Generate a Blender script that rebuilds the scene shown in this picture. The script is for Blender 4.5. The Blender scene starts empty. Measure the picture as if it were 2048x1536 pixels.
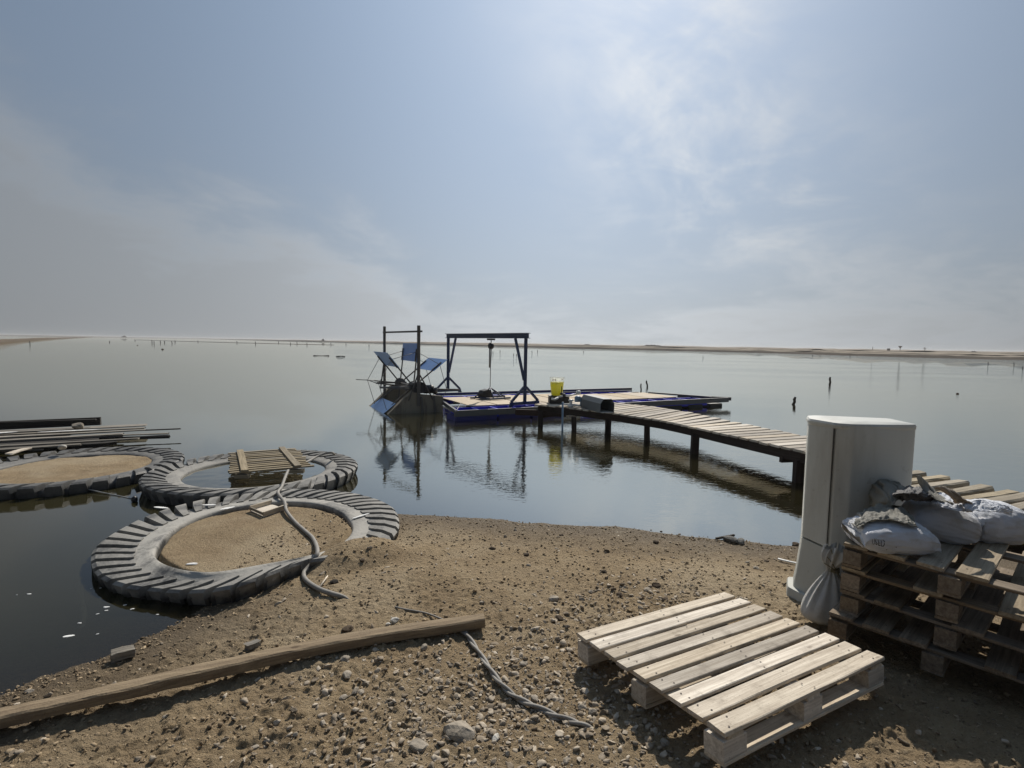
import bpy, bmesh, math, random
import numpy as np
from mathutils import Vector, Matrix, Quaternion
random.seed(7); RNG = np.random.default_rng(7)
S = bpy.context.scene
COL = S.collection

# ------------------------------------------------------------------ camera
F = 1060.0; EYE = 1.95                       # focal length in photo pixels (2048 wide), eye height over the water
def _ray(x, y): return Vector(((x-1024)/F, -(y-768)/F, -1.0))
_n = _ray(0, 670).cross(_ray(2048, 704.4)).normalized()
_up = _n if _n.y > 0 else -_n
_fw = Vector((0, 0, -1)); _Y = (_fw - _fw.dot(_up)*_up).normalized(); _X = _Y.cross(_up)
M3 = Matrix((_X, _Y, _up))                   # camera space -> world
cam = bpy.data.cameras.new("camera"); camo = bpy.data.objects.new("camera", cam); COL.objects.link(camo)
cam.sensor_width = 36; cam.lens = 36*F/2048; cam.clip_start = 0.05; cam.clip_end = 20000
camo.matrix_world = Matrix.Translation((0, 0, EYE)) @ M3.to_4x4()
S.camera = camo

def P(x, y, z):                              # photo pixel -> point at height z
    d = M3 @ _ray(x, y); t = (z-EYE)/d.z
    return Vector((d.x*t, d.y*t, z))
def PD(x, y, Y):                             # photo pixel -> point at depth Y
    d = M3 @ _ray(x, y); t = Y/d.y
    return Vector((d.x*t, Y, EYE+d.z*t))

# ------------------------------------------------------------------ light, sky, exposure
SUN_EL, SUN_AZ = math.radians(43), math.radians(14)          # azimuth from +Y towards +X
sun_dir = Vector((math.sin(SUN_AZ)*math.cos(SUN_EL), math.cos(SUN_AZ)*math.cos(SUN_EL), math.sin(SUN_EL)))
sl = bpy.data.lights.new("sun", 'SUN'); sl.energy = 4.7; sl.angle = math.radians(0.8); sl.color = (1.0, 0.93, 0.83)
so = bpy.data.objects.new("sun", sl); COL.objects.link(so)
so.rotation_euler = sun_dir.to_track_quat('Z', 'Y').to_euler()
S.view_settings.view_transform = 'Standard'; S.view_settings.look = 'None'
S.view_settings.gamma = 1; S.view_settings.exposure = 0.0

class NT:
    """tiny helper to write node trees"""
    def __init__(s, tree): s.t = tree; s.n = tree.nodes; s.l = tree.links
    def new(s, typ, **k):
        n = s.n.new(typ)
        for a, v in k.items(): setattr(n, a, v)
        return n
    def put(s, sock, v):
        if isinstance(v, (int, float)): sock.default_value = v
        elif isinstance(v, (tuple, list)): sock.default_value = tuple(v) + ((1,) if len(v) == 3 and len(sock.default_value) == 4 else ())
        else: s.l.new(v, sock)
    def math(s, op, a, b=None, c=None, clamp=False):
        n = s.new('ShaderNodeMath', operation=op, use_clamp=clamp)
        for i, v in enumerate((a, b, c)):
            if v is not None: s.put(n.inputs[i], v)
        return n.outputs[0]
    def mix(s, f, a, b, mode='MIX'):
        n = s.new('ShaderNodeMix', data_type='RGBA', blend_type=mode)
        s.put(n.inputs[0], f); s.put(n.inputs[6], a); s.put(n.inputs[7], b); return n.outputs[2]
    def noise(s, vec, scale, detail=4, rough=.55, dist=0.0):
        n = s.new('ShaderNodeTexNoise'); s.put(n.inputs['Scale'], scale); n.inputs['Detail'].default_value = detail
        n.inputs['Roughness'].default_value = rough; n.inputs['Distortion'].default_value = dist
        if vec is not None: s.l.new(vec, n.inputs['Vector'])
        return n.outputs['Fac']
    def ramp(s, f, stops, interp='LINEAR'):
        n = s.new('ShaderNodeValToRGB'); n.color_ramp.interpolation = interp
        e = n.color_ramp.elements
        while len(e) < len(stops): e.new(.5)
        for i, (p, c) in enumerate(stops):
            e[i].position = p; e[i].color = (c, c, c, 1) if isinstance(c, (int, float)) else tuple(c)+(1,)
        s.put(n.inputs[0], f); return n.outputs[0]
    def step(s, v, a, b):
        n = s.new('ShaderNodeMapRange', interpolation_type='SMOOTHSTEP'); s.put(n.inputs[0], v)
        n.inputs[1].default_value = a; n.inputs[2].default_value = b; return n.outputs[0]
    def mapping(s, vec, scale=(1, 1, 1), rot=(0, 0, 0), loc=(0, 0, 0)):
        n = s.new('ShaderNodeMapping'); s.l.new(vec, n.inputs[0]); n.inputs['Scale'].default_value = scale
        n.inputs['Rotation'].default_value = rot; s.put(n.inputs['Location'], loc); return n.outputs[0]
    def bump(s, h, dist, strength=1.0, normal=None):
        n = s.new('ShaderNodeBump'); n.inputs['Distance'].default_value = dist; s.put(n.inputs['Strength'], strength)
        s.l.new(h, n.inputs['Height'])
        if normal is not None: s.l.new(normal, n.inputs['Normal'])
        return n.outputs[0]

W = bpy.data.worlds.new("World"); S.world = W; W.use_nodes = True
w = NT(W.node_tree); w.n.clear()
geo = w.new('ShaderNodeTexCoord').outputs['Generated']
sky = w.new('ShaderNodeTexSky', sky_type='NISHITA'); sky.sun_disc = False
sky.sun_elevation = SUN_EL; sky.sun_rotation = SUN_AZ; sky.air_density = 1.0; sky.dust_density = 2.2; sky.ozone_density = 1.5
sep = w.new('ShaderNodeSeparateXYZ'); w.l.new(geo, sep.inputs[0])
az = w.math('MULTIPLY', w.math('ARCTAN2', sep.outputs[0], sep.outputs[1]), 57.2958)      # degrees right of +Y
el = w.math('MULTIPLY', w.math('ARCSINE', sep.outputs[2]), 57.2958)
elp = w.math('MAXIMUM', sep.outputs[2], 0.0)
proj = w.new('ShaderNodeCombineXYZ')
den = w.math('ADD', elp, 0.22)
w.put(proj.inputs[0], w.math('DIVIDE', sep.outputs[0], den)); w.put(proj.inputs[1], w.math('DIVIDE', sep.outputs[1], den))
n1 = w.noise(proj.outputs[0], 0.9, 8, .6, .8); n2 = w.noise(proj.outputs[0], 3.2, 8, .62, .6)
nn = w.math('ADD', w.math('MULTIPLY', n1, .7), w.math('MULTIPLY', n2, .3))
nd = w.math('MULTIPLY', w.math('SUBTRACT', nn, .5), 34.0)
# the cloud bank: its upper edge drops from the left towards the middle
edge = w.math('MULTIPLY', w.ramp(w.math('DIVIDE', w.math('ADD', az, 60), 120.0, clamp=True),
     [(0, .50), (.12, .36), (.20, .27), (.30, .235), (.36, .20), (.42, .10), (.52, .06), (.62, .06), (.72, .10), (.85, .13), (1, .15)]), 60.0)
bank = w.step(w.math('ADD', w.math('SUBTRACT', edge, el), nd), -3.5, 9.0)
# thin bright streaks on the right under the sun
dx = w.math('DIVIDE', w.math('SUBTRACT', az, w.math('SUBTRACT', 28.0, w.math('MULTIPLY', el, .42))), 12.0)
band = w.math('POWER', 2.718, w.math('MULTIPLY', w.math('MULTIPLY', dx, dx), -1.0))
streak = w.math('MULTIPLY', w.math('MULTIPLY', band, w.step(nn, .42, .62)), w.step(el, 4, 14))
haze = w.math('POWER', 2.718, w.math('MULTIPLY', w.math('MAXIMUM', el, 0.0), -0.06))
dot = w.new('ShaderNodeVectorMath', operation='DOT_PRODUCT'); w.l.new(geo, dot.inputs[0]); dot.inputs[1].default_value = sun_dir
ca = w.math('MAXIMUM', dot.outputs['Value'], 0.0)
azd = w.math('DIVIDE', w.math('SUBTRACT', az, 7.0), 33.0)
col_ = w.math('POWER', 2.718, w.math('MULTIPLY', w.math('MULTIPLY', azd, azd), -1.0))      # hazy column of light under the sun
front = w.step(dot.outputs['Value'], -.25, .5)
fwd = w.math('ADD', w.math('ADD', .10, w.math('MULTIPLY', front, .135)), w.math('ADD', w.math('MULTIPLY', w.math('MULTIPLY', col_, front), .31), w.math('MULTIPLY', w.math('POWER', ca, 7.0), .09)))
skyc = w.mix(1.0, sky.outputs[0], (.105, .108, .108), 'MULTIPLY')
def lit(c): return w.mix(1.0, c, w.new('ShaderNodeCombineColor').outputs[0], 'MULTIPLY')
def scaled(c, f):
    n = w.new('ShaderNodeVectorMath', operation='SCALE'); n.inputs[0].default_value = c; w.put(n.inputs[3], f); return n.outputs[0]
hazec = scaled((.96, 1.0, 1.0), fwd); rim_ = w.math('MULTIPLY', w.math('MULTIPLY', bank, w.math('SUBTRACT', 1.0, bank)), .9)
cloudc = scaled((1.0, 1.04, 1.08), w.math('MULTIPLY', fwd, w.math('ADD', 1.09, rim_))); strc = scaled((1.0, 1.01, 1.01), w.math('MULTIPLY', fwd, 1.5))
blue = scaled((.585, .825, 1.19), w.math('ADD', w.math('MULTIPLY', fwd, .93), .03))
c0 = w.mix(.86, skyc, blue)
c1 = w.mix(w.math('MULTIPLY', haze, .75), c0, hazec)
c2 = w.mix(w.math('MULTIPLY', bank, .64), c1, cloudc)
c3 = w.mix(w.math('MULTIPLY', streak, .85), c2, strc)
bg = w.new('ShaderNodeBackground'); w.l.new(c3, bg.inputs[0]); bg.inputs[1].default_value = 1.0
out = w.new('ShaderNodeOutputWorld'); w.l.new(bg.outputs[0], out.inputs[0])

# ------------------------------------------------------------------ numpy noise and the ground's height
_perm = np.random.default_rng(3).random((256, 256)).astype(np.float64)
def vnoise(x, y):
    xi = np.floor(x).astype(int); yi = np.floor(y).astype(int); fx = x-xi; fy = y-yi
    fx = fx*fx*(3-2*fx); fy = fy*fy*(3-2*fy)
    a = _perm[xi & 255, yi & 255]; b = _perm[(xi+1) & 255, yi & 255]; c = _perm[xi & 255, (yi+1) & 255]; d = _perm[(xi+1) & 255, (yi+1) & 255]
    return (a*(1-fx)+b*fx)*(1-fy)+(c*(1-fx)+d*fx)*fy - .5
def fbm(x, y, o=4, g=.5):
    s = 0; a = 1; f = 1
    for k in range(o):
        s = s+a*vnoise(x*f+17.3*k, y*f-9.1*k); a *= g; f *= 2.03
    return s
shore_px = [(0, 1391), (44, 1371), (113, 1350), (191, 1326), (239, 1302), (290, 1279), (352, 1251), (403, 1222), (440, 1195), (480, 1150),
            (560, 1090), (640, 1050), (730, 1040), (790, 1031), (860, 1029), (950, 1035), (1100, 1050), (1230, 1053), (1380, 1072), (1450, 1079), (1540, 1088), (1620, 1098), (1850, 1112), (2048, 1118)]
shore = [(-60, -8), (-9, .4), (-4.6, 1.6), (-3.4, 2.45)] + [tuple(P(x, y, 0)[:2]) for x, y in shore_px] + [(9, 5.0), (60, 6.0), (60, -60), (-60, -60)]
shore = np.array(shore)
def sdist(x, y):
    x = np.asarray(x, float); y = np.asarray(y, float); best = np.full(x.shape, 1e9); ins = np.zeros(x.shape, bool)
    n = len(shore)
    for i in range(n):
        (x1, y1), (x2, y2) = shore[i], shore[(i+1) % n]
        dx, dy = x2-x1, y2-y1
        t = np.clip(((x-x1)*dx+(y-y1)*dy)/(dx*dx+dy*dy), 0, 1)
        best = np.minimum(best, np.hypot(x-x1-t*dx, y-y1-t*dy))
        if y1 != y2: ins ^= ((y1 > y) != (y2 > y)) & (x < dx*(y-y1)/dy+x1)
    return np.where(ins, best, -best)
BK = P(722, 1095, .16)
T1C, T1Z, T1R = (-2.41, 5.03), .082, 1.31
out1 = [(184, 1135, .06), (192, 1100, .06), (220, 1077, .07), (244, 1064, .07), (273, 1048, .07), (305, 1035, .08), (340, 1022, .08), (381, 1012, .08), (430, 1000, .09), (500, 990, .10), (570, 984, .11), (643, 986, .11), (689, 990, .12), (742, 1001, .13), (784, 1019, .13), (797, 1045, .12), (799, 1062, .11), (780, 1088, .10), (735, 1112, .10), (700, 1122, .10), (655, 1128, .11), (610, 1132, .125), (560, 1150, .135), (511, 1170, .13), (470, 1185, .12), (420, 1194, .09), (353, 1195, .06), (302, 1190, .05), (260, 1186, .05), (228, 1178, .05), (202, 1165, .05), (187, 1150, .05)]
in1 = [(308, 1106, .14), (321, 1085, .14), (340, 1064, .14), (366, 1047, .14), (434, 1022, .15), (514, 1007, .17), (611, 1004, .18), (663, 1015, .18), (697, 1038, .15), (706, 1056, .12), (690, 1080, .11), (664, 1094, .11), (641, 1103, .12), (600, 1113, .165), (560, 1120, .18), (498, 1131, .185), (434, 1143, .18), (392, 1141, .165), (345, 1131, .15), (318, 1120, .14)]
def polar(pts, th):
    A = []; 
    for x, y, z in pts:
        p = P(x, y, z); A.append((math.atan2(p.y-T1C[1], p.x-T1C[0]) % (2*np.pi), math.hypot(p.x-T1C[0], p.y-T1C[1]), z))
    A.sort(); A = np.array(A); return np.interp(th, A[:, 0], A[:, 1], period=2*np.pi), np.interp(th, A[:, 0], A[:, 2], period=2*np.pi)
def base_z(x, y):
    d = sdist(x, y)+.10*fbm(x*2.2, y*2.2, 4)+.03*vnoise(x*14, y*14)
    z = np.where(d > 0, .42*(1-np.exp(-d*.205)), np.maximum(.10*d, -.16+.03*np.maximum(d, -14)))
    return d, z
def gz(x, y, micro=True):
    x = np.asarray(x, float); y = np.asarray(y, float)
    d, z = base_z(x, y)
    # sand filling the half sunken near tyre
    r = np.hypot(x-T1C[0], y-T1C[1]); rin, _z = polar(in1, np.arctan2(y-T1C[1], x-T1C[0]) % (2*np.pi))
    fill = .132+.02*fbm(x*2, y*2, 3)
    f = np.clip((rin+.03-r)/.08, 0, 1)
    z = np.where(fill > z, z*(1-f)+fill*f, z)
    # a low bank has crept over the right side of the tyre
    a_, b_ = x-BK.x, y-BK.y; bk_ = (.215+.03*fbm(x*5, y*5, 3))*np.exp(-((a_*.8+b_*.6)**2/.44**2+(b_*.8-a_*.6)**2/.34**2)**1.3); z = np.where(bk_ > .03, np.maximum(z, bk_), z)
    # soil heaped in front of the tyre and a low mound in the middle of the beach
    z = z+.035*np.exp(-(((x+1.15)/.7)**2+((y-3.9)/.5)**2))+.02*np.exp(-(((x-1.6)/.8)**2+((y-4.2)/.4)**2))
    if micro:
        m = np.clip(d*2.2, .12, 1)*np.clip((9-np.hypot(x, y))/5, .15, 1)
        near = np.clip(1.2-np.abs(y-2.6)/2.2, .5, 1)
        cl = np.maximum(fbm(x*24, y*24, 3), 0)
        z = z+m*(.022*fbm(x*1.7, y*1.7, 3)+near*(.020*fbm(x*8, y*8, 3)+.034*cl*np.clip(.35+1.6*fbm(x*1.1+5, y*1.1, 2)+.4, .15, 1.3)+.013*vnoise(x*50, y*50)))
    return z
def g1(x, y): return float(gz(np.array([x]), np.array([y]))[0])
def G(px, py, dz=0.0):                       # photo pixel -> point on the ground
    d = M3 @ _ray(px, py); t = np.arange(1.2, 9, .004)/d.y
    X, Y, Z = d.x*t, d.y*t, EYE+d.z*t
    k = np.nonzero(Z < np.maximum(gz(X, Y), -.02))[0]
    k = k[0] if len(k) else len(t)-1
    return Vector((X[k], Y[k], Z[k]+dz))

# ------------------------------------------------------------------ materials
def mat(name): 
    m = bpy.data.materials.new(name); m.use_nodes = True; t = NT(m.node_tree); t.n.clear()
    o = t.new('ShaderNodeOutputMaterial'); b = t.new('ShaderNodeBsdfPrincipled'); t.l.new(b.outputs[0], o.inputs[0]); return m, t, b, o
def wood(name, light, dark, grime=(.05, .04, .03), grime_amt=.35, rough=.85, vary=.35, bumpd=.002, fine=1.0):
    m, t, b, o = mat(name)
    oc = t.new('ShaderNodeTexCoord').outputs['Object']; rnd = t.new('ShaderNodeObjectInfo').outputs['Random']
    loc = t.new('ShaderNodeCombineXYZ'); t.put(loc.inputs[0], t.math('MULTIPLY', rnd, 37.0)); t.put(loc.inputs[1], t.math('MULTIPLY', rnd, 91.0))
    v = t.mapping(oc, loc=loc.outputs[0])
    grain = t.noise(t.mapping(v, scale=(2.2, 60*fine, 60*fine)), 1.0, 6, .65, .4)
    wide = t.noise(t.mapping(v, scale=(1.0, 12, 12)), 1.0, 4, .6, 1.0)
    dirt = t.noise(v, 7.0, 7, .7); speck = t.noise(v, 95.0, 2, .5)
    c = t.mix(t.step(grain, .30, .72), dark, light)
    c = t.mix(t.math('MULTIPLY', t.step(wide, .42, .75), .5), c, dark)
    c = t.mix(t.math('MULTIPLY', t.step(dirt, .50, .78), grime_amt), c, grime)
    c = t.mix(t.math('MULTIPLY', t.step(speck, .60, .75), .45), c, grime)
    # knots
    vo = t.new('ShaderNodeTexVoronoi'); t.l.new(t.mapping(v, scale=(3.2, 8, 1.0)), vo.inputs['Vector']); vo.inputs['Scale'].default_value = 1.0
    c = t.mix(t.math('MULTIPLY', t.step(vo.outputs['Distance'], .10, .05), .55), c, (dark[0]*.35, dark[1]*.3, dark[2]*.28))
    hv = t.new('ShaderNodeHueSaturation'); t.l.new(c, hv.inputs['Color'])
    t.put(hv.inputs['Value'], t.math('ADD', 1-vary/2, t.math('MULTIPLY', rnd, vary)))
    t.put(hv.inputs['Saturation'], t.math('ADD', .8, t.math('MULTIPLY', t.math('FRACT', t.math('MULTIPLY', rnd, 7.31)), .4)))
    t.l.new(hv.outputs[0], b.inputs['Base Color']); b.inputs['Roughness'].default_value = rough; b.inputs['Specular IOR Level'].default_value = .25
    h = t.math('ADD', grain, t.math('MULTIPLY', speck, .5))
    t.l.new(t.bump(h, bumpd, 1.0), b.inputs['Normal']); return m
def paint(name, col, rough=.5, dirt=(.06, .05, .04), amt=.4, scale=6, metallic=0.0, streak=False, bumpd=.001, spec=.5):
    m, t, b, o = mat(name)
    oc = t.new('ShaderNodeTexCoord').outputs['Object']
    v = t.mapping(oc, scale=(1, 1, .22)) if streak else oc
    n = t.noise(v, scale, 7, .65); n2 = t.noise(oc, scale*9, 4, .6)
    c = t.mix(t.math('MULTIPLY', t.step(n, .48, .75), amt), col, dirt)
    c = t.mix(t.math('MULTIPLY', t.step(n2, .62, .72), amt*.7), c, dirt)
    t.l.new(c, b.inputs['Base Color']); b.inputs['Metallic'].default_value = metallic; b.inputs['Specular IOR Level'].default_value = spec
    t.put(b.inputs['Roughness'], t.math('ADD', rough-.1, t.math('MULTIPLY', n, .25)))
    t.l.new(t.bump(n2, bumpd, .8), b.inputs['Normal']); return m
MT = {}
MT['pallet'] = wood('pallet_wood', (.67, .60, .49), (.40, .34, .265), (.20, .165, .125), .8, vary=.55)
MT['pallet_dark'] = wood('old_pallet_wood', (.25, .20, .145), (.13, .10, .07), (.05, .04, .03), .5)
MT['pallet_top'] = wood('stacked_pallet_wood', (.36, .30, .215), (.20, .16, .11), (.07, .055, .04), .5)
MT['jetty'] = wood('jetty_boards', (.60, .54, .45), (.40, .35, .285), (.12, .10, .07), .45, vary=.6)
MT['stringer'] = wood('dark_jetty_timber', (.045, .03, .024), (.018, .012, .010), (.01, .008, .006), .4, vary=.3)
MT['sleeper'] = wood('rough_sleeper_wood', (.42, .36, .26), (.24, .20, .14), (.07, .06, .045), .55, bumpd=.006, fine=.6)
MT['drift'] = wood('drift_beam_wood', (.33, .25, .15), (.19, .135, .08), (.09, .065, .04), .4, bumpd=.004)
MT['grey_wood'] = wood('grey_plank_wood', (.31, .28, .23), (.13, .115, .095), (.045, .04, .033), .6, vary=.7, bumpd=.003)
MT['black_wood'] = wood('black_plank_wood', (.05, .047, .043), (.02, .018, .016), vary=.3)
MT['grate'] = wood('grate_wood', (.34, .29, .21), (.18, .15, .105), (.07, .06, .045), .4)
MT['ply'] = wood('plywood_deck', (.60, .51, .385), (.45, .375, .28), (.2, .16, .11), .3, vary=.25, fine=.4)
MT['stake'] = wood('wet_stake_wood', (.05, .04, .03), (.02, .016, .012))
MT['steel'] = paint('dark_blue_steel', (.028, .044, .088), .5, (.06, .04, .03), .25)
MT['wheel_steel'] = paint('rusty_grey_steel', (.085, .08, .072), .6, (.07, .04, .025), .5)
MT['rod'] = paint('weathered_rod_steel', (.16, .16, .15), .5, (.07, .05, .04), .4)
MT['blade'] = paint('blue_blade_paint', (.10, .20, .40), .45, (.10, .12, .13), .35, 4)
MT['blue'] = paint('bright_blue_paint', (.018, .026, .55), .38, (.02, .03, .10), .4, 3)
MT['blue_shade'] = paint('shaded_blue_hull', (.012, .015, .15), .45, (.02, .02, .02), .5, 3)  # float blue darkened, so the hull's shade below the rail is in the colour
MT['rim'] = paint('dark_grey_channel', (.055, .058, .062), .5, (.03, .03, .03), .4)
MT['concrete'] = paint('stained_concrete', (.20, .175, .13), .85, (.04, .026, .014), .95, 3.5, streak=True, bumpd=.006)
MT['black'] = paint('black_plastic', (.012, .012, .013), .5, (.05, .045, .04), .2)
MT['hood'] = paint('grey_sheet_metal', (.10, .112, .118), .5, (.05, .05, .045), .4, 8)
MT['hoodin'] = paint('hood_inside', (.015, .015, .016), .7)
MT['pvc'] = paint('white_pvc', (.62, .62, .60), .35, (.3, .28, .24), .3)
MT['bluepipe'] = paint('pale_blue_pipe', (.15, .23, .33), .4, (.08, .08, .07), .4)
MT['grp'] = paint('grey_cabinet_shell', (.45, .465, .44), .55, (.22, .20, .165), .5, 2.2, streak=True, bumpd=.0008, spec=.35)
MT['grpbase'] = paint('grey_cabinet_base', (.40, .405, .37), .65, (.20, .17, .12), .5, 3, streak=True)
MT['hose'] = paint('weathered_hose', (.24, .225, .20), .65, (.10, .085, .065), .6, 14)
MT['string'] = paint('jute_string', (.16, .145, .09), .9)
MT['ink'] = paint('black_print', (.012, .013, .018), .6)
MT['brownink'] = paint('brown_print', (.22, .07, .02), .6)
MT['nail'] = paint('rusty_nail', (.05, .03, .02), .7)
MT['foam'] = paint('white_foam_scum', (.72, .72, .70), .9, (.4, .38, .33), .3)
MT['strap'] = paint('grey_webbing', (.3, .3, .29), .8)

def rock(name, col, col2, rough=.9, sc=18):
    m, t, b, o = mat(name); oc = t.new('ShaderNodeTexCoord').outputs['Object']; rnd = t.new('ShaderNodeObjectInfo').outputs['Random']
    n = t.noise(oc, sc, 8, .7); n2 = t.noise(oc, sc*6, 4, .7)
    c = t.mix(t.step(n, .35, .7), col, col2)
    hv = t.new('ShaderNodeHueSaturation'); t.l.new(c, hv.inputs['Color']); t.put(hv.inputs['Value'], t.math('ADD', .8, t.math('MULTIPLY', rnd, .4)))
    t.l.new(hv.outputs[0], b.inputs['Base Color']); b.inputs['Roughness'].default_value = rough; b.inputs['Specular IOR Level'].default_value = .2
    t.l.new(t.bump(t.math('ADD', n, t.math('MULTIPLY', n2, .4)), .006), b.inputs['Normal']); return m
MT['rock'] = rock('grey_tan_rock', (.33, .29, .235), (.21, .18, .14))
MT['pale_rock'] = rock('pale_rock', (.62, .60, .55), (.42, .39, .33))
MT['clod'] = rock('dark_clod', (.075, .055, .038), (.13, .10, .07))
MT['slate'] = rock('dark_slate', (.10, .10, .095), (.19, .18, .16))

def rubber():
    m, t, b, o = mat('weathered_rubber'); g = t.new('ShaderNodeTexCoord').outputs['Object']
    n = t.noise(g, 2.3, 8, .7, .5); n2 = t.noise(g, 40, 5, .6); n3 = t.noise(g, 7, 6, .7)
    at = t.new('ShaderNodeAttribute'); at.attribute_name = 'dust'
    dust = t.math('MULTIPLY', at.outputs['Fac'], t.step(t.math('ADD', n, t.math('MULTIPLY', n2, .2)), .38, .72), clamp=True)
    c = t.mix(t.step(n3, .3, .7), (.022, .023, .025), (.055, .055, .054))
    c = t.mix(dust, c, (.36, .345, .31))
    c = t.mix(t.math('MULTIPLY', t.math('MULTIPLY', t.step(n, .66, .74), at.outputs['Fac']), .8), c, (.55, .54, .5))
    t.l.new(c, b.inputs['Base Color']); t.put(b.inputs['Roughness'], t.math('ADD', .52, t.math('MULTIPLY', dust, .4)))
    b.inputs['Specular IOR Level'].default_value = .4
    t.l.new(t.bump(t.math('ADD', n2, n3), .004), b.inputs['Normal']); return m
MT['rubber'] = rubber()

def sackm(name, col, col2, sheen=.3, trans=.25):
    m, t, b, o = mat(name); oc = t.new('ShaderNodeTexCoord').outputs['Object']
    wv = t.new('ShaderNodeTexWave'); wv.bands_direction = 'X'; t.l.new(oc, wv.inputs[0]); wv.inputs['Scale'].default_value = 90; wv.inputs['Distortion'].default_value = 1.5
    wv2 = t.new('ShaderNodeTexWave'); wv2.bands_direction = 'Z'; t.l.new(oc, wv2.inputs[0]); wv2.inputs['Scale'].default_value = 90; wv2.inputs['Distortion'].default_value = 1.5
    n = t.noise(oc, 8, 7, .7); c = t.mix(t.step(n, .45, .75), col, col2)
    t.l.new(c, b.inputs['Base Color']); b.inputs['Roughness'].default_value = .5; b.inputs['Specular IOR Level'].default_value = .45
    wr = t.noise(t.mapping(oc, scale=(3, 9, 9)), 1.6, 5, .6, 1.2)
    t.l.new(t.bump(t.math('ADD', t.math('MULTIPLY', wr, 5.0), t.math('ADD', wv.outputs['Fac'], wv2.outputs['Fac'])), .0014), b.inputs['Normal'])
    if trans:
        tr = t.new('ShaderNodeBsdfTranslucent'); t.l.new(c, tr.inputs[0]); mx = t.new('ShaderNodeMixShader'); mx.inputs[0].default_value = trans
        t.l.new(b.outputs[0], mx.inputs[1]); t.l.new(tr.outputs[0], mx.inputs[2]); t.l.new(mx.outputs[0], o.inputs[0])
    return m
MT['sack'] = sackm('white_woven_sack', (.64, .67, .73), (.46, .46, .45), trans=.08)
MT['sack_old'] = sackm('dirty_woven_sack', (.60, .595, .56), (.36, .35, .31), trans=.1)
MT['burlap'] = sackm('thin_dusty_cloth', (.34, .33, .285), (.22, .21, .175), trans=.35)
MT['darkcloth'] = sackm('dark_striped_cloth', (.055, .055, .062), (.20, .195, .19), trans=.05)
MT['tancloth'] = sackm('tan_paper_lining', (.42, .35, .27), (.33, .27, .2), trans=.4)

def ground_mat():
    m, t, b, o = mat('dry_beach_soil'); g = t.new('ShaderNodeTexCoord').outputs['Object']
    big = t.noise(g, .8, 5, .6, .4); mid = t.noise(g, 5, 7, .68); fine = t.noise(g, 42, 7, .7); grit = t.noise(g, 170, 4, .65)
    c = t.mix(t.step(mid, .32, .70), (.355, .268, .162), (.265, .195, .118))
    c = t.mix(t.math('MULTIPLY', t.step(big, .45, .68), .65), c, (.46, .375, .255))
    c = t.mix(t.math('MULTIPLY', t.step(fine, .52, .72), .7), c, (.43, .345, .235))
    c = t.mix(t.math('MULTIPLY', t.step(fine, .44, .30), .75), c, (.10, .072, .045))
    c = t.mix(t.math('MULTIPLY', t.step(grit, .60, .72), .55), c, (.52, .45, .35))
    c = t.mix(t.math('MULTIPLY', t.step(grit, .40, .30), .5), c, (.08, .06, .04))
    wet = t.new('ShaderNodeAttribute'); wet.attribute_name = 'wet'
    c = t.mix(t.math('MULTIPLY', wet.outputs['Fac'], .72), c, (.085, .066, .045))
    t.l.new(c, b.inputs['Base Color']); t.put(b.inputs['Roughness'], t.math('SUBTRACT', .95, t.math('MULTIPLY', wet.outputs['Fac'], .3)))
    b.inputs['Specular IOR Level'].default_value = .15
    h = t.math('ADD', t.math('MULTIPLY', fine, 1.0), t.math('MULTIPLY', grit, .35))
    t.l.new(t.bump(h, .035, 1.0), b.inputs['Normal']); return m
MT['ground'] = ground_mat()
def gravel_mat(name, dark, light):
    m, t, b, o = mat(name); at = t.new('ShaderNodeAttribute'); at.attribute_name = 'tone'; g = t.new('ShaderNodeTexCoord').outputs['Object']
    n = t.noise(g, 60, 5, .7)
    c = t.mix(at.outputs['Fac'], dark, light); c = t.mix(t.math('MULTIPLY', t.step(n, .4, .7), .4), c, (.18, .14, .095))
    t.l.new(c, b.inputs['Base Color']); b.inputs['Roughness'].default_value = .9; b.inputs['Specular IOR Level'].default_value = .2
    t.l.new(t.bump(n, .004), b.inputs['Normal']); return m
MT['gravel'] = gravel_mat('gravel_stone', (.20, .16, .115), (.52, .45, .355))
MT['crumb'] = gravel_mat('soil_crumbs', (.15, .11, .07), (.40, .31, .20))
def far_mat(name, top, low):
    m, t, b, o = mat(name); g = t.new('ShaderNodeTexCoord').outputs['Object']; at = t.new('ShaderNodeAttribute'); at.attribute_name = 'bank'
    n = t.noise(t.mapping(g, scale=(.03, .03, 1)), 1.0, 6, .6); n2 = t.noise(g, .8, 4, .6)
    c = t.mix(t.step(n, .4, .65), top, tuple(q*.72 for q in top)); c = t.mix(at.outputs['Fac'], c, low)
    c = t.mix(t.math('MULTIPLY', t.step(n2, .45, .6), .25), c, low)
    t.l.new(c, b.inputs['Base Color']); b.inputs['Roughness'].default_value = 1; b.inputs['Specular IOR Level'].default_value = .0; return m
MT['far'] = far_mat('far_sand', (.31, .275, .225), (.11, .095, .08))
MT['dike'] = far_mat('dike_earth', (.15, .125, .10), (.09, .075, .06))

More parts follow.
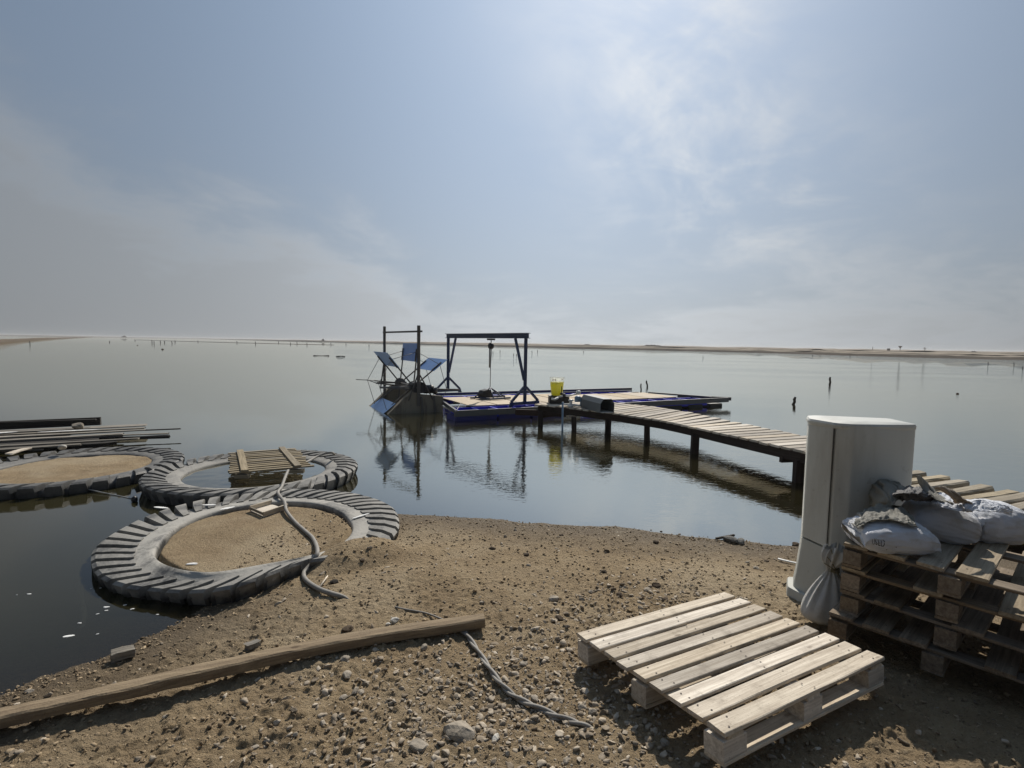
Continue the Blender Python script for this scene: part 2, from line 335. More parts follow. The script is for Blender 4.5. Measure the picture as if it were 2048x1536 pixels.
def water_mat():
    m, t, b, o = mat('pond_water'); t.n.remove(b)
    g = t.new('ShaderNodeTexCoord').outputs['Object']
    sx = t.new('ShaderNodeSeparateXYZ'); t.l.new(g, sx.inputs[0])
    at = t.new('ShaderNodeAttribute'); at.attribute_name = 'shallow'
    # wind ripples: short crests running across the breeze, calm in the lee near the left bank
    r1 = t.noise(t.mapping(g, scale=(11, 17, 1), rot=(0, 0, .35)), 1.0, 2, .5, .4)
    r2 = t.noise(t.mapping(g, scale=(2.0, 4.2, 1), rot=(0, 0, .25)), 1.0, 3, .5, .3)
    r3 = t.noise(t.mapping(g, scale=(.35, .9, 1), rot=(0, 0, .2)), 1.0, 3, .5)
    patch = t.noise(t.mapping(g, scale=(.05, .12, 1)), 1.0, 4, .55)
    calm = t.math('MULTIPLY', t.step(t.math('ADD', sx.outputs[0], t.math('MULTIPLY', sx.outputs[1], .35)), -1.0, 3.2), t.step(sx.outputs[1], 4.0, 9.0))
    amt = t.math('ADD', .10, t.math('MULTIPLY', calm, t.math('ADD', .70, t.math('MULTIPLY', t.step(patch, .42, .58), 1.0))))
    far = t.step(sx.outputs[1], 12, 50)
    amt = t.math('MULTIPLY', amt, t.math('ADD', 1.0, t.math('MULTIPLY', far, 6.5)))
    h = t.math('ADD', t.math('MULTIPLY', r1, .0015), t.math('ADD', t.math('MULTIPLY', r2, .0022), t.math('MULTIPLY', r3, .0024)))
    nrm = t.bump(h, 1.0, amt)
    fr = t.new('ShaderNodeFresnel'); refl_gain = t.step(t.math('ADD', t.math('MULTIPLY', sx.outputs[0], .6), sx.outputs[1]), 1.6, 8.0)  # position mask: reflection painted brighter and warmer farther out, beyond plain Fresnel
    t.put(fr.inputs[0], t.math('ADD', 1.36, t.math('MULTIPLY', refl_gain, .25))); t.l.new(nrm, fr.inputs[1])
    gl = t.new('ShaderNodeBsdfGlossy'); gl.inputs['Roughness'].default_value = .012; t.put(gl.inputs['Color'], t.mix(refl_gain, (1, 1, 1), (1, .982, .89))); t.l.new(nrm, gl.inputs['Normal'])
    df = t.new('ShaderNodeBsdfDiffuse'); df.inputs[0].default_value = (.026, .023, .010, 1)
    tr = t.new('ShaderNodeBsdfTransparent'); tr.inputs[0].default_value = (.62, .62, .54, 1)
    body = t.new('ShaderNodeMixShader'); t.l.new(at.outputs['Fac'], body.inputs[0]); t.l.new(df.outputs[0], body.inputs[1]); t.l.new(tr.outputs[0], body.inputs[2])
    mx = t.new('ShaderNodeMixShader'); t.l.new(t.math('ADD', fr.outputs[0], t.math('MULTIPLY', t.math('MULTIPLY', refl_gain, .54), t.math('SUBTRACT', 1.0, fr.outputs[0]))), mx.inputs[0]); t.l.new(body.outputs[0], mx.inputs[1]); t.l.new(gl.outputs[0], mx.inputs[2])
    t.l.new(mx.outputs[0], o.inputs[0]); return m
MT['water'] = water_mat()

# ------------------------------------------------------------------ object helpers
def tag(o, label, cat=None, group=None):
    o['label'] = label
    if cat: o['category'] = cat
    if group: o['group'] = group
    return o
def link(name, me, m, parent=None, smooth=False):
    me.materials.clear(); me.materials.append(MT[m] if isinstance(m, str) else m)
    o = bpy.data.objects.new(name, me); COL.objects.link(o)
    if parent is not None: o.parent = parent
    if smooth: me.polygons.foreach_set('use_smooth', [True]*len(me.polygons))
    return o
def thing(name, label, cat, loc=(0, 0, 0), rot=(0, 0, 0), group=None):
    o = bpy.data.objects.new(name, None); COL.objects.link(o); o.location = loc; o.rotation_euler = rot; o.empty_display_size = .1
    return tag(o, label, cat, group)
def pydata(name, v, f):
    me = bpy.data.meshes.new(name); me.from_pydata([tuple(p) for p in v], [], [tuple(q) for q in f]); me.update(); return me
def fmesh(name, V, Fq):
    V = np.asarray(V, np.float32); Fq = np.asarray(Fq, np.int32); k = Fq.shape[1]
    me = bpy.data.meshes.new(name); me.vertices.add(len(V)); me.vertices.foreach_set('co', V.ravel())
    me.loops.add(Fq.size); me.loops.foreach_set('vertex_index', Fq.ravel())
    me.polygons.add(len(Fq)); me.polygons.foreach_set('loop_start', np.arange(0, Fq.size, k, dtype=np.int32))
    me.update(calc_edges=True); me.validate(); return me
def attr(me, name, vals):
    a = me.attributes.new(name, 'FLOAT', 'POINT'); a.data.foreach_set('value', np.asarray(vals, np.float32))
def structure(o): o['kind'] = 'structure'; return o
def board_mesh(name, lx, ly, lz, seed=0, warp=.002, jag=.0, chamfer=.0025, segs=5, cut=0.0):
    """a sawn board along local X, centred, slightly bowed, worn corners"""
    r = random.Random(seed); n = segs
    bw = r.uniform(-1, 1)*warp; tw = r.uniform(-1, 1)*warp
    V = []; c = min(chamfer, ly*.3, lz*.3)
    prof = [(-ly/2+c, -lz/2), (ly/2-c, -lz/2), (ly/2, -lz/2+c), (ly/2, lz/2-c), (ly/2-c, lz/2), (-ly/2+c, lz/2), (-ly/2, lz/2-c), (-ly/2, -lz/2+c)]
    for i in range(n+1):
        t = i/n; x = -lx/2+lx*t; up = bw*4*t*(1-t)
        for (y, z) in prof:
            e = 0
            if i in (0, n): e = r.uniform(-jag, jag)
            yy = y + r.uniform(-1, 1)*warp*.35
            if cut and i in (0, n) : yy = y*(1-cut) if True else y
            V.append((x+e, yy, z+up+tw*(t-.5)*y/ly*2+r.uniform(-1, 1)*warp*.15))
    Fc = []
    for i in range(n):
        for k in range(8):
            a = i*8+k; b2 = i*8+(k+1) % 8; Fc.append((a, a+8, b2+8, b2))
    Fc.append(tuple(range(8))); Fc.append(tuple(n*8+k for k in reversed(range(8))))
    me = pydata(name, V, Fc); bm = bmesh.new(); bm.from_mesh(me); bmesh.ops.recalc_face_normals(bm, faces=bm.faces); bm.to_mesh(me); bm.free(); return me
def between(o, p0, p1, parent=None, roll=0.0):
    p0, p1 = Vector(p0), Vector(p1); d = (p1-p0).normalized(); z = Vector((0, 0, 1)) if abs(d.z) < .98 else Vector((0, 1, 0))
    y = z.cross(d).normalized(); z = d.cross(y); R = Matrix((d, y, z)).transposed()
    if roll: R = R @ Matrix.Rotation(roll, 3, 'X')
    off = parent.location if parent is not None else Vector((0, 0, 0))
    o.rotation_mode = 'QUATERNION'; o.location = (p0+p1)/2-off; o.rotation_quaternion = R.to_quaternion(); return o
_sd = [0]
def bar(name, p0, p1, wd, ht, m, parent=None, warp=.0, chamfer=.002, roll=0.0, jag=0.0, cut=0.0, segs=4):
    _sd[0] += 1; L = (Vector(p1)-Vector(p0)).length
    o = link(name, board_mesh(name, L, wd, ht, _sd[0], warp, jag, chamfer, segs, cut), m, parent); return between(o, p0, p1, parent, roll)
def rodmesh(name, pts, rad, segs=8, caps=True, twist=0):
    pts = [Vector(p) for p in pts]; V = []; n = len(pts); N = None
    rr = rad if isinstance(rad, (list, tuple)) else [rad]*n
    for i, p in enumerate(pts):
        d = (pts[min(i+1, n-1)]-pts[max(i-1, 0)]).normalized()
        if N is None: N = d.orthogonal().normalized()
        N = (N-d*N.dot(d)).normalized(); B = d.cross(N)
        for k in range(segs):
            a = 2*math.pi*k/segs; V.append(p+(N*math.cos(a)+B*math.sin(a))*rr[i])
    Fc = [(i*segs+k, i*segs+(k+1) % segs, (i+1)*segs+(k+1) % segs, (i+1)*segs+k) for i in range(n-1) for k in range(segs)]
    if caps: Fc += [tuple(reversed(range(segs))), tuple((n-1)*segs+k for k in range(segs))]
    return pydata(name, V, Fc)
def rod(name, pts, rad, m, parent=None, segs=8, smooth=True):
    me = rodmesh(name, pts, rad, segs); o = link(name, me, m, parent, smooth)
    if parent is not None: o.location = -parent.location
    return o
def smooth_path(pts, n=8):
    pts = [Vector(p) for p in pts]; o = []
    for i in range(len(pts)-1):
        a, b, c, d = pts[max(i-1, 0)], pts[i], pts[i+1], pts[min(i+2, len(pts)-1)]
        for k in range(n):
            t = k/n; o.append(.5*((2*b)+(c-a)*t+(2*a-5*b+4*c-d)*t*t+(3*b-a-3*c+d)*t**3))
    return o+[pts[-1]]
def prism(name, poly, z0, z1, m, parent=None, bevel=0.0, axis=None):
    """extrude a polygon. axis=(origin, U, Vv, N): polygon in U,V and extruded from z0 to z1 along N"""
    n = len(poly)
    if axis is None: O, U, Vv, N = Vector((0, 0, 0)), Vector((1, 0, 0)), Vector((0, 1, 0)), Vector((0, 0, 1))
    else: O, U, Vv, N = [Vector(a) for a in axis]
    bm = bmesh.new(); lo = [bm.verts.new(O+U*a+Vv*b+N*z0) for a, b in poly]; hi = [bm.verts.new(O+U*a+Vv*b+N*z1) for a, b in poly]
    bm.faces.new(lo[::-1]); bm.faces.new(hi)
    for i in range(n): bm.faces.new((lo[i], lo[(i+1) % n], hi[(i+1) % n], hi[i]))
    bmesh.ops.recalc_face_normals(bm, faces=bm.faces)
    if bevel: bmesh.ops.bevel(bm, geom=bm.edges[:], offset=bevel, segments=2, affect='EDGES', clamp_overlap=True)
    me = bpy.data.meshes.new(name); bm.to_mesh(me); bm.free()
    o = link(name, me, m, parent)
    if parent is not None: o.location = -parent.location
    return o
def lathe(name, prof, c, m, parent=None, segs=24, smooth=True, axis=None):
    c = Vector(c); ax = Vector(axis).normalized() if axis is not None else Vector((0, 0, 1)); N = ax.orthogonal().normalized(); B = ax.cross(N)
    V = []; 
    for r, z in prof:
        for k in range(segs):
            a = 2*math.pi*k/segs; V.append(c+(N*math.cos(a)+B*math.sin(a))*r+ax*z)
    n = len(prof); Fc = [(i*segs+k, i*segs+(k+1) % segs, (i+1)*segs+(k+1) % segs, (i+1)*segs+k) for i in range(n-1) for k in range(segs)]
    if prof[0][0] > 0: Fc.append(tuple(reversed(range(segs))))
    if prof[-1][0] > 0: Fc.append(tuple((n-1)*segs+k for k in range(segs)))
    me = pydata(name, V, Fc); o = link(name, me, m, parent, smooth)
    if parent is not None: o.location = -parent.location
    return o

# ------------------------------------------------------------------ ground and water
def lines(segs):
    o = []
    for a, b, n in segs: o += list(np.linspace(a, b, n, endpoint=False))
    o.append(segs[-1][1]); return np.array(o)
def geom(a, b, n): return list(a*(b/a)**(np.arange(n)/n))
def grid(xs, ys, name):
    X, Y = np.meshgrid(xs, ys); nx = len(xs); idx = np.arange(X.size).reshape(X.shape)
    Fq = np.stack([idx[:-1, :-1].ravel(), idx[:-1, 1:].ravel(), idx[1:, 1:].ravel(), idx[1:, :-1].ravel()], 1)
    return X.ravel(), Y.ravel(), Fq
xs = np.concatenate([-np.array(geom(4.6, 4000, 44))[::-1], lines([(-4.5, 4.3, 720)]), np.array(geom(4.4, 4000, 44))])
ys = np.concatenate([-np.array(geom(.6, 3000, 24))[::-1], lines([(-.5, 1.2, 20), (1.2, 4.0, 330), (4.0, 7.2, 210)]), np.array(geom(7.3, 4500, 46))])
X, Y, Fq = grid(xs, ys, 'ground'); Z = gz(X, Y); Z = np.where(np.hypot(X, Y) > 40, np.where(Z > 0, .4, -.55), Z)
gm = fmesh('ground', np.stack([X, Y, Z], 1), Fq); attr(gm, 'wet', np.clip(1-(Z-.012)/.075, 0, 1))
structure(link('ground', gm, 'ground', smooth=True))
wx = np.concatenate([-np.array(geom(7, 4000, 28))[::-1], lines([(-6.5, 6.5, 130)]), np.array(geom(6.6, 4000, 28))])
wy = np.concatenate([-np.array(geom(1, 2500, 16))[::-1], lines([(-.5, 9, 95)]), np.array(geom(9.1, 4500, 46))])
X, Y, Fq = grid(wx, wy, 'water'); d, zb = base_z(X, Y); Z = np.zeros_like(X)
wm = fmesh('water', np.stack([X, Y, Z], 1), Fq); attr(wm, 'shallow', np.clip(np.exp(zb*15), 0, 1)*(zb < .05)+(zb >= .05))
structure(link('water', wm, 'water', smooth=True))

# scattered gravel and soil crumbs
def scatter(name, n, pick, rmin, rmax, m, label, sub, flat=.6, pw=3.0):
    bm = bmesh.new(); bmesh.ops.create_icosphere(bm, subdivisions=sub, radius=1); bv = np.array([v.co[:] for v in bm.verts]); bf = np.array([[v.index for v in f.verts] for f in bm.faces]); bm.free()
    pts = pick(n); n = len(pts); r = rmin+(rmax-rmin)*RNG.random(n)**pw
    z = gz(pts[:, 0], pts[:, 1])
    VV = np.empty((n, len(bv), 3), np.float32)
    for i in range(n):
        k = bv.copy()
        for _ in range(6):
            pn = RNG.normal(size=3); pn /= np.linalg.norm(pn); ex = np.maximum(k @ pn-RNG.uniform(.12, .6), 0); k = k-ex[:, None]*pn
        k = k*1.6*(1+RNG.uniform(-.14, .14, (len(bv), 1)))*np.array([1, RNG.uniform(.55, 1), RNG.uniform(flat*.6, flat*1.2)])
        q = Quaternion(Vector(RNG.normal(size=3)).normalized(), RNG.uniform(0, .7)) @ Quaternion((0, 0, 1), RNG.uniform(0, 6.28))
        k = k @ np.array(q.to_matrix()).T
        VV[i] = k*r[i]+np.array([pts[i, 0], pts[i, 1], z[i]+r[i]*flat*.25])
    Fq = (bf[None]+np.arange(n)[:, None, None]*len(bv)).reshape(-1, 3)
    me = fmesh(name, VV.reshape(-1, 3), Fq); attr(me, 'tone', np.repeat(RNG.random(n), len(bv)))
    o = link(name, me, m); o['kind'] = 'stuff'; o['label'] = label; return o
def in_land(p, mn=.05):
    return p[sdist(p[:, 0], p[:, 1]) > mn]
def pick_gravel(n):
    a = RNG.normal((.05, 2.45), (.62, .36), (int(n*.50), 2)); b = RNG.normal((1.05, 3.75), (.35, .22), (int(n*.07), 2))
    c = np.stack([RNG.uniform(-3.5, 3.4, int(n*.2)), RNG.uniform(1.4, 5.6, int(n*.2))], 1); e = RNG.normal((.55, 3.1), (.45, .35), (int(n*.13), 2))
    return in_land(np.concatenate([a, b, c, e]))
def pick_all(n):
    c = np.stack([RNG.uniform(-3.6, 3.6, n), 1.3+4.4*RNG.random(n)**1.5], 1); return in_land(c, .02)
scatter('gravel', 7800, pick_gravel, .003, .019, 'gravel', 'loose angular grey gravel scattered over the brown soil', 2, .6, 3.4)
scatter('soil_crumbs', 22000, pick_all, .003, .014, 'crumb', 'small crumbs of dry brown soil on the beach', 1, .7, 2.4)
def pick_shorestones(n):
    i = RNG.integers(4, 26, n); t = RNG.random(n); a = shore[i]; b = shore[i+1]
    return a+(b-a)*t[:, None]+RNG.normal(0, .07, (n, 2))+np.array([0, -.05])
def shorefilter(n):
    p = pick_shorestones(n); return p[sdist(p[:, 0], p[:, 1]) > -.03]
scatter('shore_pebbles', 1500, shorefilter, .003, .012, 'crumb', 'wet dark pebbles and debris along the waterline', 1, .7, 2.0)

# ------------------------------------------------------------------ far shores
def ribbon(name, pts, prof, m, amp=.25, n=6):
    """land strip: near edge points (x,y); profile (distance behind the edge, height, bank tone)"""
    ps = smooth_path([Vector((p[0], p[1], 0)) for p in pts], n); V = []; T = []
    for i, p in enumerate(ps):
        d = p.normalized(); 
        for k, (dd, h, tone) in enumerate(prof):
            q = p+d*dd*(1+.2*vn1(i*.37+k)); V.append((q.x, q.y, h+(amp*h*vn1(i*.9+k*7.7) if h > .3 else 0))); T.append(tone)
    K = len(prof); Fc = [(i*K+k, (i+1)*K+k, (i+1)*K+k+1, i*K+k+1) for i in range(len(ps)-1) for k in range(K-1)]
    me = pydata(name, V, Fc); attr(me, 'bank', T); return structure(link(name, me, m, smooth=False))
def vn1(a): return float(vnoise(np.array([a]), np.array([a*.31+3.3]))[0])*2
edge = [P(x, y, 0) for x, y in [(2600, 741), (2300, 728), (2048, 720.3), (1850, 715), (1700, 711), (1614, 708.3), (1480, 704.6), (1307, 700.6), (1150, 697), (1000, 693.2), (850, 689.2), (700, 685.2), (560, 681.6), (400, 677.7), (250, 674.8)]]
ribbon('far_shore', edge, [(-1, -.3, 1), (0, .0, 1), (1.6, .62, 1), (2.4, .72, 0), (18, .70, 0), (20, .95, .8), (26, 1.05, 0), (90, 1.15, .0), (95, 1.5, .7), (110, 1.55, .1), (400, 1.8, 0), (900, 2.6, .3), (2500, 2.4, .3)], 'far', .25, 8)
ribbon('earth_dike', [P(x, y, 0) for x, y in [(-420, 722), (-200, 704), (-60, 691), (0, 686.2), (50, 681.8), (100, 678.3), (150, 675.9), (185, 674.6)]],
       [(-1, -.3, 1), (0, 0, 1), (2, .75, .4), (4, .85, 0), (6, .8, 0), (9, -.2, 0)], 'dike', .2, 6)
ribbon('distant_shore', [P(x, y, 0) for x, y in [(-500, 663.0), (-100, 669.7), (0, 671.2), (120, 673.3), (260, 675.3), (420, 677.8)]],
       [(-1, -.3, 0), (0, 0, 1), (30, 2.2, 1), (60, 3.0, 0), (500, 3.6, 0)], 'far', .2, 6)
ribbon('sand_spit', [P(x, y, 0) for x, y in [(268, 679.6), (350, 682.2), (470, 685.6), (560, 687.8), (640, 689.6), (668, 690.2)]],
       [(-.3, -.1, 1), (0, 0, 1), (.5, .12, 1), (1.2, .14, .6), (1.8, -.1, 1)], 'dike', .4, 6)
# small far features on the horizon
def blob_hill(name, px, wpx, hpx, D, label, cat, m='dike'):
    c = PD(px, 670+.0168*px, D); wd = wpx*D/F/2; h = hpx*D/F; V = []; n = 14
    for i in range(n+1):
        x = -wd+2*wd*i/n; hh = h*(1-(abs(x)/wd)**2.5)*(1+.3*vn1(i+px))
        for yy, zz in ((-2, .0), (-1, hh*.8), (0, hh), (1, hh*.8), (2, 0)): V.append((c.x+x, c.y+yy*wd*.15, c.z-.6+zz))
    Fc = [(i*5+k, (i+1)*5+k, (i+1)*5+k+1, i*5+k+1) for i in range(n) for k in range(4)]
    return tag(link(name, pydata(name, V, Fc), m), label, cat)
blob_hill('earth_mound', 1306, 46, 4, 420, 'longest low dark mound on the far shore, right of the steel frame', 'mound')
blob_hill('earth_mound', 1174, 18, 3, 430, 'smaller low mound on the far shore between steel frame and long mound', 'mound')
blob_hill('earth_mound', 1948, 14, 3, 300, 'small dark hump on the far shore near the right edge', 'mound')
blob_hill('earth_mound', 646, 7, 4, 600, 'tiny dark block on the far shore left of the paddle wheel', 'mound')
blob_hill('earth_mound', 248, 12, 3, 900, 'faint hump on the horizon above the left water', 'mound')
def horizon_item(px, top, kind, D=330):
    base = PD(px, 670+.0168*px+1.5, D); s = D/F
    if kind == 'mast':
        o = rod('signal_mast', [base, base+Vector((0, 0, (670+.0168*px-top)*s))], .5*s*.9, 'dike'); return tag(o, 'thin grey mast standing on the far right shore, leftmost of the horizon structures', 'mast')
    if kind == 'dish':
        r = thing('water_tower', 'funnel shaped tower on a narrow stem on the far right shore', 'tower', base); h = (670+.0168*px-top)*s
        lathe('stem', [(.5*s, 0), (.5*s, h*.55)], base, 'dike', r, 8); lathe('bowl', [(.6*s, h*.5), (3.4*s, h*.95), (3.2*s, h), (.1, h*.9)], base, 'dike', r, 12); return r
    if kind == 'tree':
        r = thing('bushy_tree', 'pale rounded tree on the far right shore, rightmost of the horizon structures', 'tree', base); h = (670+.0168*px-top)*s
        lathe('trunk', [(.4*s, 0), (.3*s, h*.6)], base, 'dike', r, 6)
        V = []; Fc = []
        for k in range(160):
            c = base+Vector((random.gauss(0, 1.4*s), random.gauss(0, 1.2*s), h*.7+random.gauss(0, h*.16))); a = Vector((random.gauss(0, 1), random.gauss(0, 1), random.gauss(0, 1))).normalized()*s*.5; b2 = a.orthogonal().normalized()*s*.5
            V += [c-a, c+b2, c+a]; Fc.append((len(V)-3, len(V)-2, len(V)-1))
        o = link('crown', pydata('crown', V, Fc), 'dike', r); o.location = -base; return r
    r = tag(link('small_hut', board_mesh('small_hut', 4*s, 3*s, (670+.0168*px-top)*s, 3), 'dike'), 'tiny pale hut on the far right shore beside the funnel tower', 'hut'); r.location = base+Vector((0, 0, 1.5*s)); return r
horizon_item(1745, 692, 'mast'); horizon_item(1800, 690.5, 'dish'); horizon_item(1849, 693, 'tree'); horizon_item(1777, 694, 'hut')

# ------------------------------------------------------------------ stakes and small things out on the water
def stake(px, ybase, ytop, wpx, label, lean=0, group=None, D=None):
    b = P(px, ybase, 0); dist = b.y; h = (ybase-ytop)*dist/F; r = max(wpx*dist/F/2, .004)
    top = b+Vector((lean*h, 0, h)); pts = [b-Vector((0, 0, .4)), b, b+(top-b)*.35+Vector((r*.4, 0, 0)), b+(top-b)*.7-Vector((r*.3, 0, 0)), top]
    return tag(rod('wooden_stake', pts, [r, r, r*.9, r*.95, r*.7], 'stake', None, 7, False), label, 'stake', group)
stake(1586.5, 809, 794, 6, 'thick short stake in open water above the grey cabinet', .25)
stake(1659.5, 769, 754, 4.2, 'taller stake far out in the water right of the cabinet top', .02)
stake(1281.5, 786, 767, 3, 'straight thin stake behind the right end of the floating dock', .0)
stake(1294.5, 775, 761, 3.4, 'leaning stake behind the floating dock, right of the straight one', -.15)
gp = 'small far stakes in the water'
for px, yb, yt in [(60, 689, 682), (304, 686, 680), (308, 688, 682), (321, 686, 681), (329, 686, 682), (344, 687, 682), (350, 685, 681), (219, 685, 682), (270, 682, 680), (396, 684, 681), (474, 686, 682),
                   (511, 688, 683), (557, 686, 682), (581, 689, 685), (594, 688, 683), (614, 690, 685), (662, 690, 686), (692, 690, 686), (738, 694, 689), (986, 707, 703), (1000, 705, 700),
                   (1027, 712, 707), (1033, 712, 708), (1064, 706, 702), (1075, 704, 700), (1167, 705, 702), (1406, 716, 713), (1625, 713, 710), (1640, 713, 711), (1700, 714, 711), (1976, 730, 724), (2028, 731, 725), (2045, 739, 733)]:
    stake(px, yb, yt, 1.3, 'tiny dark stake standing far out in the pond', random.uniform(-.1, .1), gp)
def lump(name, p, sx, sy, sz, m, seed, sub=3, rough=.25, rot=None, block=0.0):
    bm = bmesh.new(); bmesh.ops.create_icosphere(bm, subdivisions=sub, radius=1); r = random.Random(seed); o1, o2 = r.uniform(0, 90), r.uniform(0, 90)
    # chop with random planes for an angular, broken look
    planes = [(Vector((r.gauss(0, 1), r.gauss(0, 1), r.gauss(0, 1))).normalized(), r.uniform(.62, .9)) for _ in range(9)]
    for v in bm.verts:
        c = v.co.copy()
        if block: c = Vector([math.copysign(min(abs(q)*1.5, 1), q) for q in c])*.85
        else:
            for n, dd in planes:
                e = c.dot(n)-dd
                if e > 0: c -= n*e
        k = 1+rough*.5*float(vnoise(np.array([c.x*3+o1+c.z*2]), np.array([c.y*3+o2]))[0])
        v.co = Vector((c.x*sx*k, c.y*sy*k, c.z*sz*k))
    me = bpy.data.meshes.new(name); bm.to_mesh(me); bm.free(); o = link(name, me, m)
    o.location = p; o.rotation_euler = rot or (r.uniform(-.15, .15), r.uniform(-.15, .15), r.uniform(0, 6.28)); return o
tag(lump('floating_clump', P(1915, 788, 0), .07, .05, .06, 'clod', 5, 2), 'small dark clump floating alone far out on the right', 'debris')
tag(lump('floating_clump', P(325, 699, 0), .22, .15, .2, 'clod', 6, 2), 'dark round float on the far left water below the row of stakes', 'float')
tag(lump('floating_clump', P(275, 691, 0), .2, .15, .15, 'clod', 8, 2), 'tiny dark float on the far left water, left of the larger one', 'float')
tag(bar('floating_log', P(627, 711.5, .01), P(658, 711.5, .01), .25, .12, 'stake', warp=.05), 'longer dark log floating left of the paddle wheel', 'log')
tag(bar('floating_log', P(672, 713, .01), P(690, 713, .01), .2, .08, 'stake', warp=.05), 'shorter dark log floating just left of the paddle wheel', 'log')

# ------------------------------------------------------------------ floating dock
U = Vector((.885, .466, 0)).normalized(); Vd = Vector((.466, -.885, 0)).normalized(); O0 = Vector((-2.5, 17.0, 0))
def K(u, v, z): return O0+U*u+Vd*v+Vector((0, 0, z))
dock = thing('floating_dock', 'blue framed floating dock with pale plywood deck beyond the jetty', 'dock', K(4, 2, 0))
bar('back_rail', K(-.1, .25, .30), K(7.75, .45, .30), .08, .09, 'rim', dock)
bar('back_rail', K(4.2, .78, .28), K(7.3, 1.0, .28), .05, .05, 'rim', dock)
bar('front_rail', K(-.9, 4.06, .20), K(8.75, 4.10, .22), .07, .15, 'rim', dock)
bar('side_rail', K(-.15, .4, .27), K(-.85, 4.05, .24), .06, .10, 'rim', dock)
bar('side_rail', K(7.3, 1.9, .30), K(8.2, 3.9, .30), .07, .05, 'rim', dock)
bar('end_rail', K(8.0, 2.6, .22), K(8.9, 4.1, .24), .06, .11, 'rim', dock)
# blue floats: open topped trays with cross walls, one row at the front and one at the back
def tray(u0, u1, v0, v1, zt, zb, n, mt='blue'):
    t = .035
    bar('float_frame', K(u0, v0, (zt+zb)/2), K(u1, v0, (zt+zb)/2), t, zt-zb, mt, dock)
    bar('float_frame', K(u0, v1, (zt+zb)/2), K(u1, v1, (zt+zb)/2), t, zt-zb, mt, dock)
    for i in range(n+1):
        u = u0+(u1-u0)*i/n; bar('cross_member', K(u, v0+t/2+.002, (zt+zb)/2-.003), K(u, v1-t/2-.002, (zt+zb)/2-.003), t*1.3, zt-zb, mt, dock)
    bar('float_floor', K(u0, (v0+v1)/2, zb+.01), K(u1, (v0+v1)/2, zb+.01), (v1-v0)-t*1.2, .014, mt, dock)
tray(-.7, 2.05, 3.33, 3.98, .25, .06, 5)
tray(3.4, 7.9, 3.33, 3.98, .25, .06, 7)
tray(.0, 3.2, .42, 1.02, .25, .06, 4)
tray(3.3, 7.3, .55, 1.5, .23, .06, 5)
for u0, u1, mm in ((-.86, .3, 'blue'), (.34, 1.3, 'blue'), (1.34, 2.3, 'blue'), (3.2, 4.4, 'blue'), (4.6, 5.6, 'black'), (5.85, 6.8, 'black'), (7.05, 7.7, 'black'), (8.0, 8.6, 'black')):
    prism('float_hull', [(u0, 3.4), (u1, 3.4), (u1, 4.02), (u0, 4.02)], -.15, .13 if u0 < 3 else .10, 'blue_shade' if mm == 'blue' else mm, dock, .02, (O0, U, Vd, Vector((0, 0, 1))))
# plywood boards lie across the deck
ub = [(-.15, .62), (.66, 1.45), (1.49, 2.2), (2.24, 3.0), (3.04, 3.75), (3.79, 4.5), (4.54, 5.3), (5.34, 6.05), (6.09, 6.75), (6.79, 7.3)]
for i, (a, b2) in enumerate(ub):
    v0 = 1.08 if a < 3.7 else 1.55+.1*(i % 2); v1 = 3.3 if a > .5 else 3.28
    bar('deck_panel', K((a+b2)/2, v0, .275+.004*(i % 3)), K((a+b2)/2, v1, .272+.004*(i % 2)), b2-a, .02, 'ply', dock, warp=.006)
for v in (1.3, 2.2, 3.15): bar('joist', K(-.2, v, .235), K(7.35, v, .235), .05, .055, 'stringer', dock)

# ------------------------------------------------------------------ steel gantry standing on the dock
gA, gB = Vector((-2.16, 17.85, .33)), Vector((.36, 14.55, .33))
Vg = (gB-gA).normalized(); Ug = Vector((-Vg.y, Vg.x, 0))
gan = thing('gantry_frame', 'dark blue steel gantry frame with hoist standing over the floating dock', 'gantry', (gA+gB)/2)
zt = 2.24
bar('top_flange', Vector((*gA.xy, zt))-Vg*.12, Vector((*gB.xy, zt))+Vg*.12, .13, .015, 'steel', gan)
bar('bottom_flange', Vector((*gA.xy, zt-.135))-Vg*.12, Vector((*gB.xy, zt-.135))+Vg*.12, .12, .015, 'steel', gan)
bar('beam_web', Vector((*gA.xy, zt-.068))-Vg*.12, Vector((*gB.xy, zt-.068))+Vg*.12, .015, .118, 'steel', gan)
for e, s in ((gA, 1), (gB, -1)):
    e2 = Vector((e.x, e.y, zt-.144))
    bar('post', e+Vector((0, 0, -.02)), e2, .095, .095, 'steel', gan)
    bar('knee_brace', Vector((e.x, e.y, zt-.145))+Vg*s*.47, Vector((e.x, e.y, .95))+Vg*s*.05, .06, .06, 'steel', gan)
    for q in (-1, 1):
        bar('foot_brace', Vector((e.x, e.y, .76))+Ug*q*.04, e+Ug*q*.47+Vector((0, 0, .04)), .06, .06, 'steel', gan)
        lathe('castor', [(.03, -.03), (.06, -.03), (.06, .03), (.03, .03)], e+Ug*q*.47+Vector((0, 0, -.07)), 'steel', gan, 12, True, Vg)
    bar('foot_beam', e-Ug*.5+Vector((0, 0, .0)), e+Ug*.5+Vector((0, 0, .0)), .07, .07, 'steel', gan)
hs = gA+(gB-gA)*.60
h = thing('chain_hoist', 'chain hoist hanging from the middle of the gantry beam', 'hoist', (hs.x, hs.y, zt-.2))
bar('trolley', Vector((hs.x, hs.y, zt-.175))-Vg*.13, Vector((hs.x, hs.y, zt-.175))+Vg*.13, .12, .05, 'black', h)
rod('hook', [(hs.x, hs.y, zt-.19), (hs.x+.01, hs.y, zt-.27), (hs.x, hs.y, zt-.3)], .014, 'black', h)
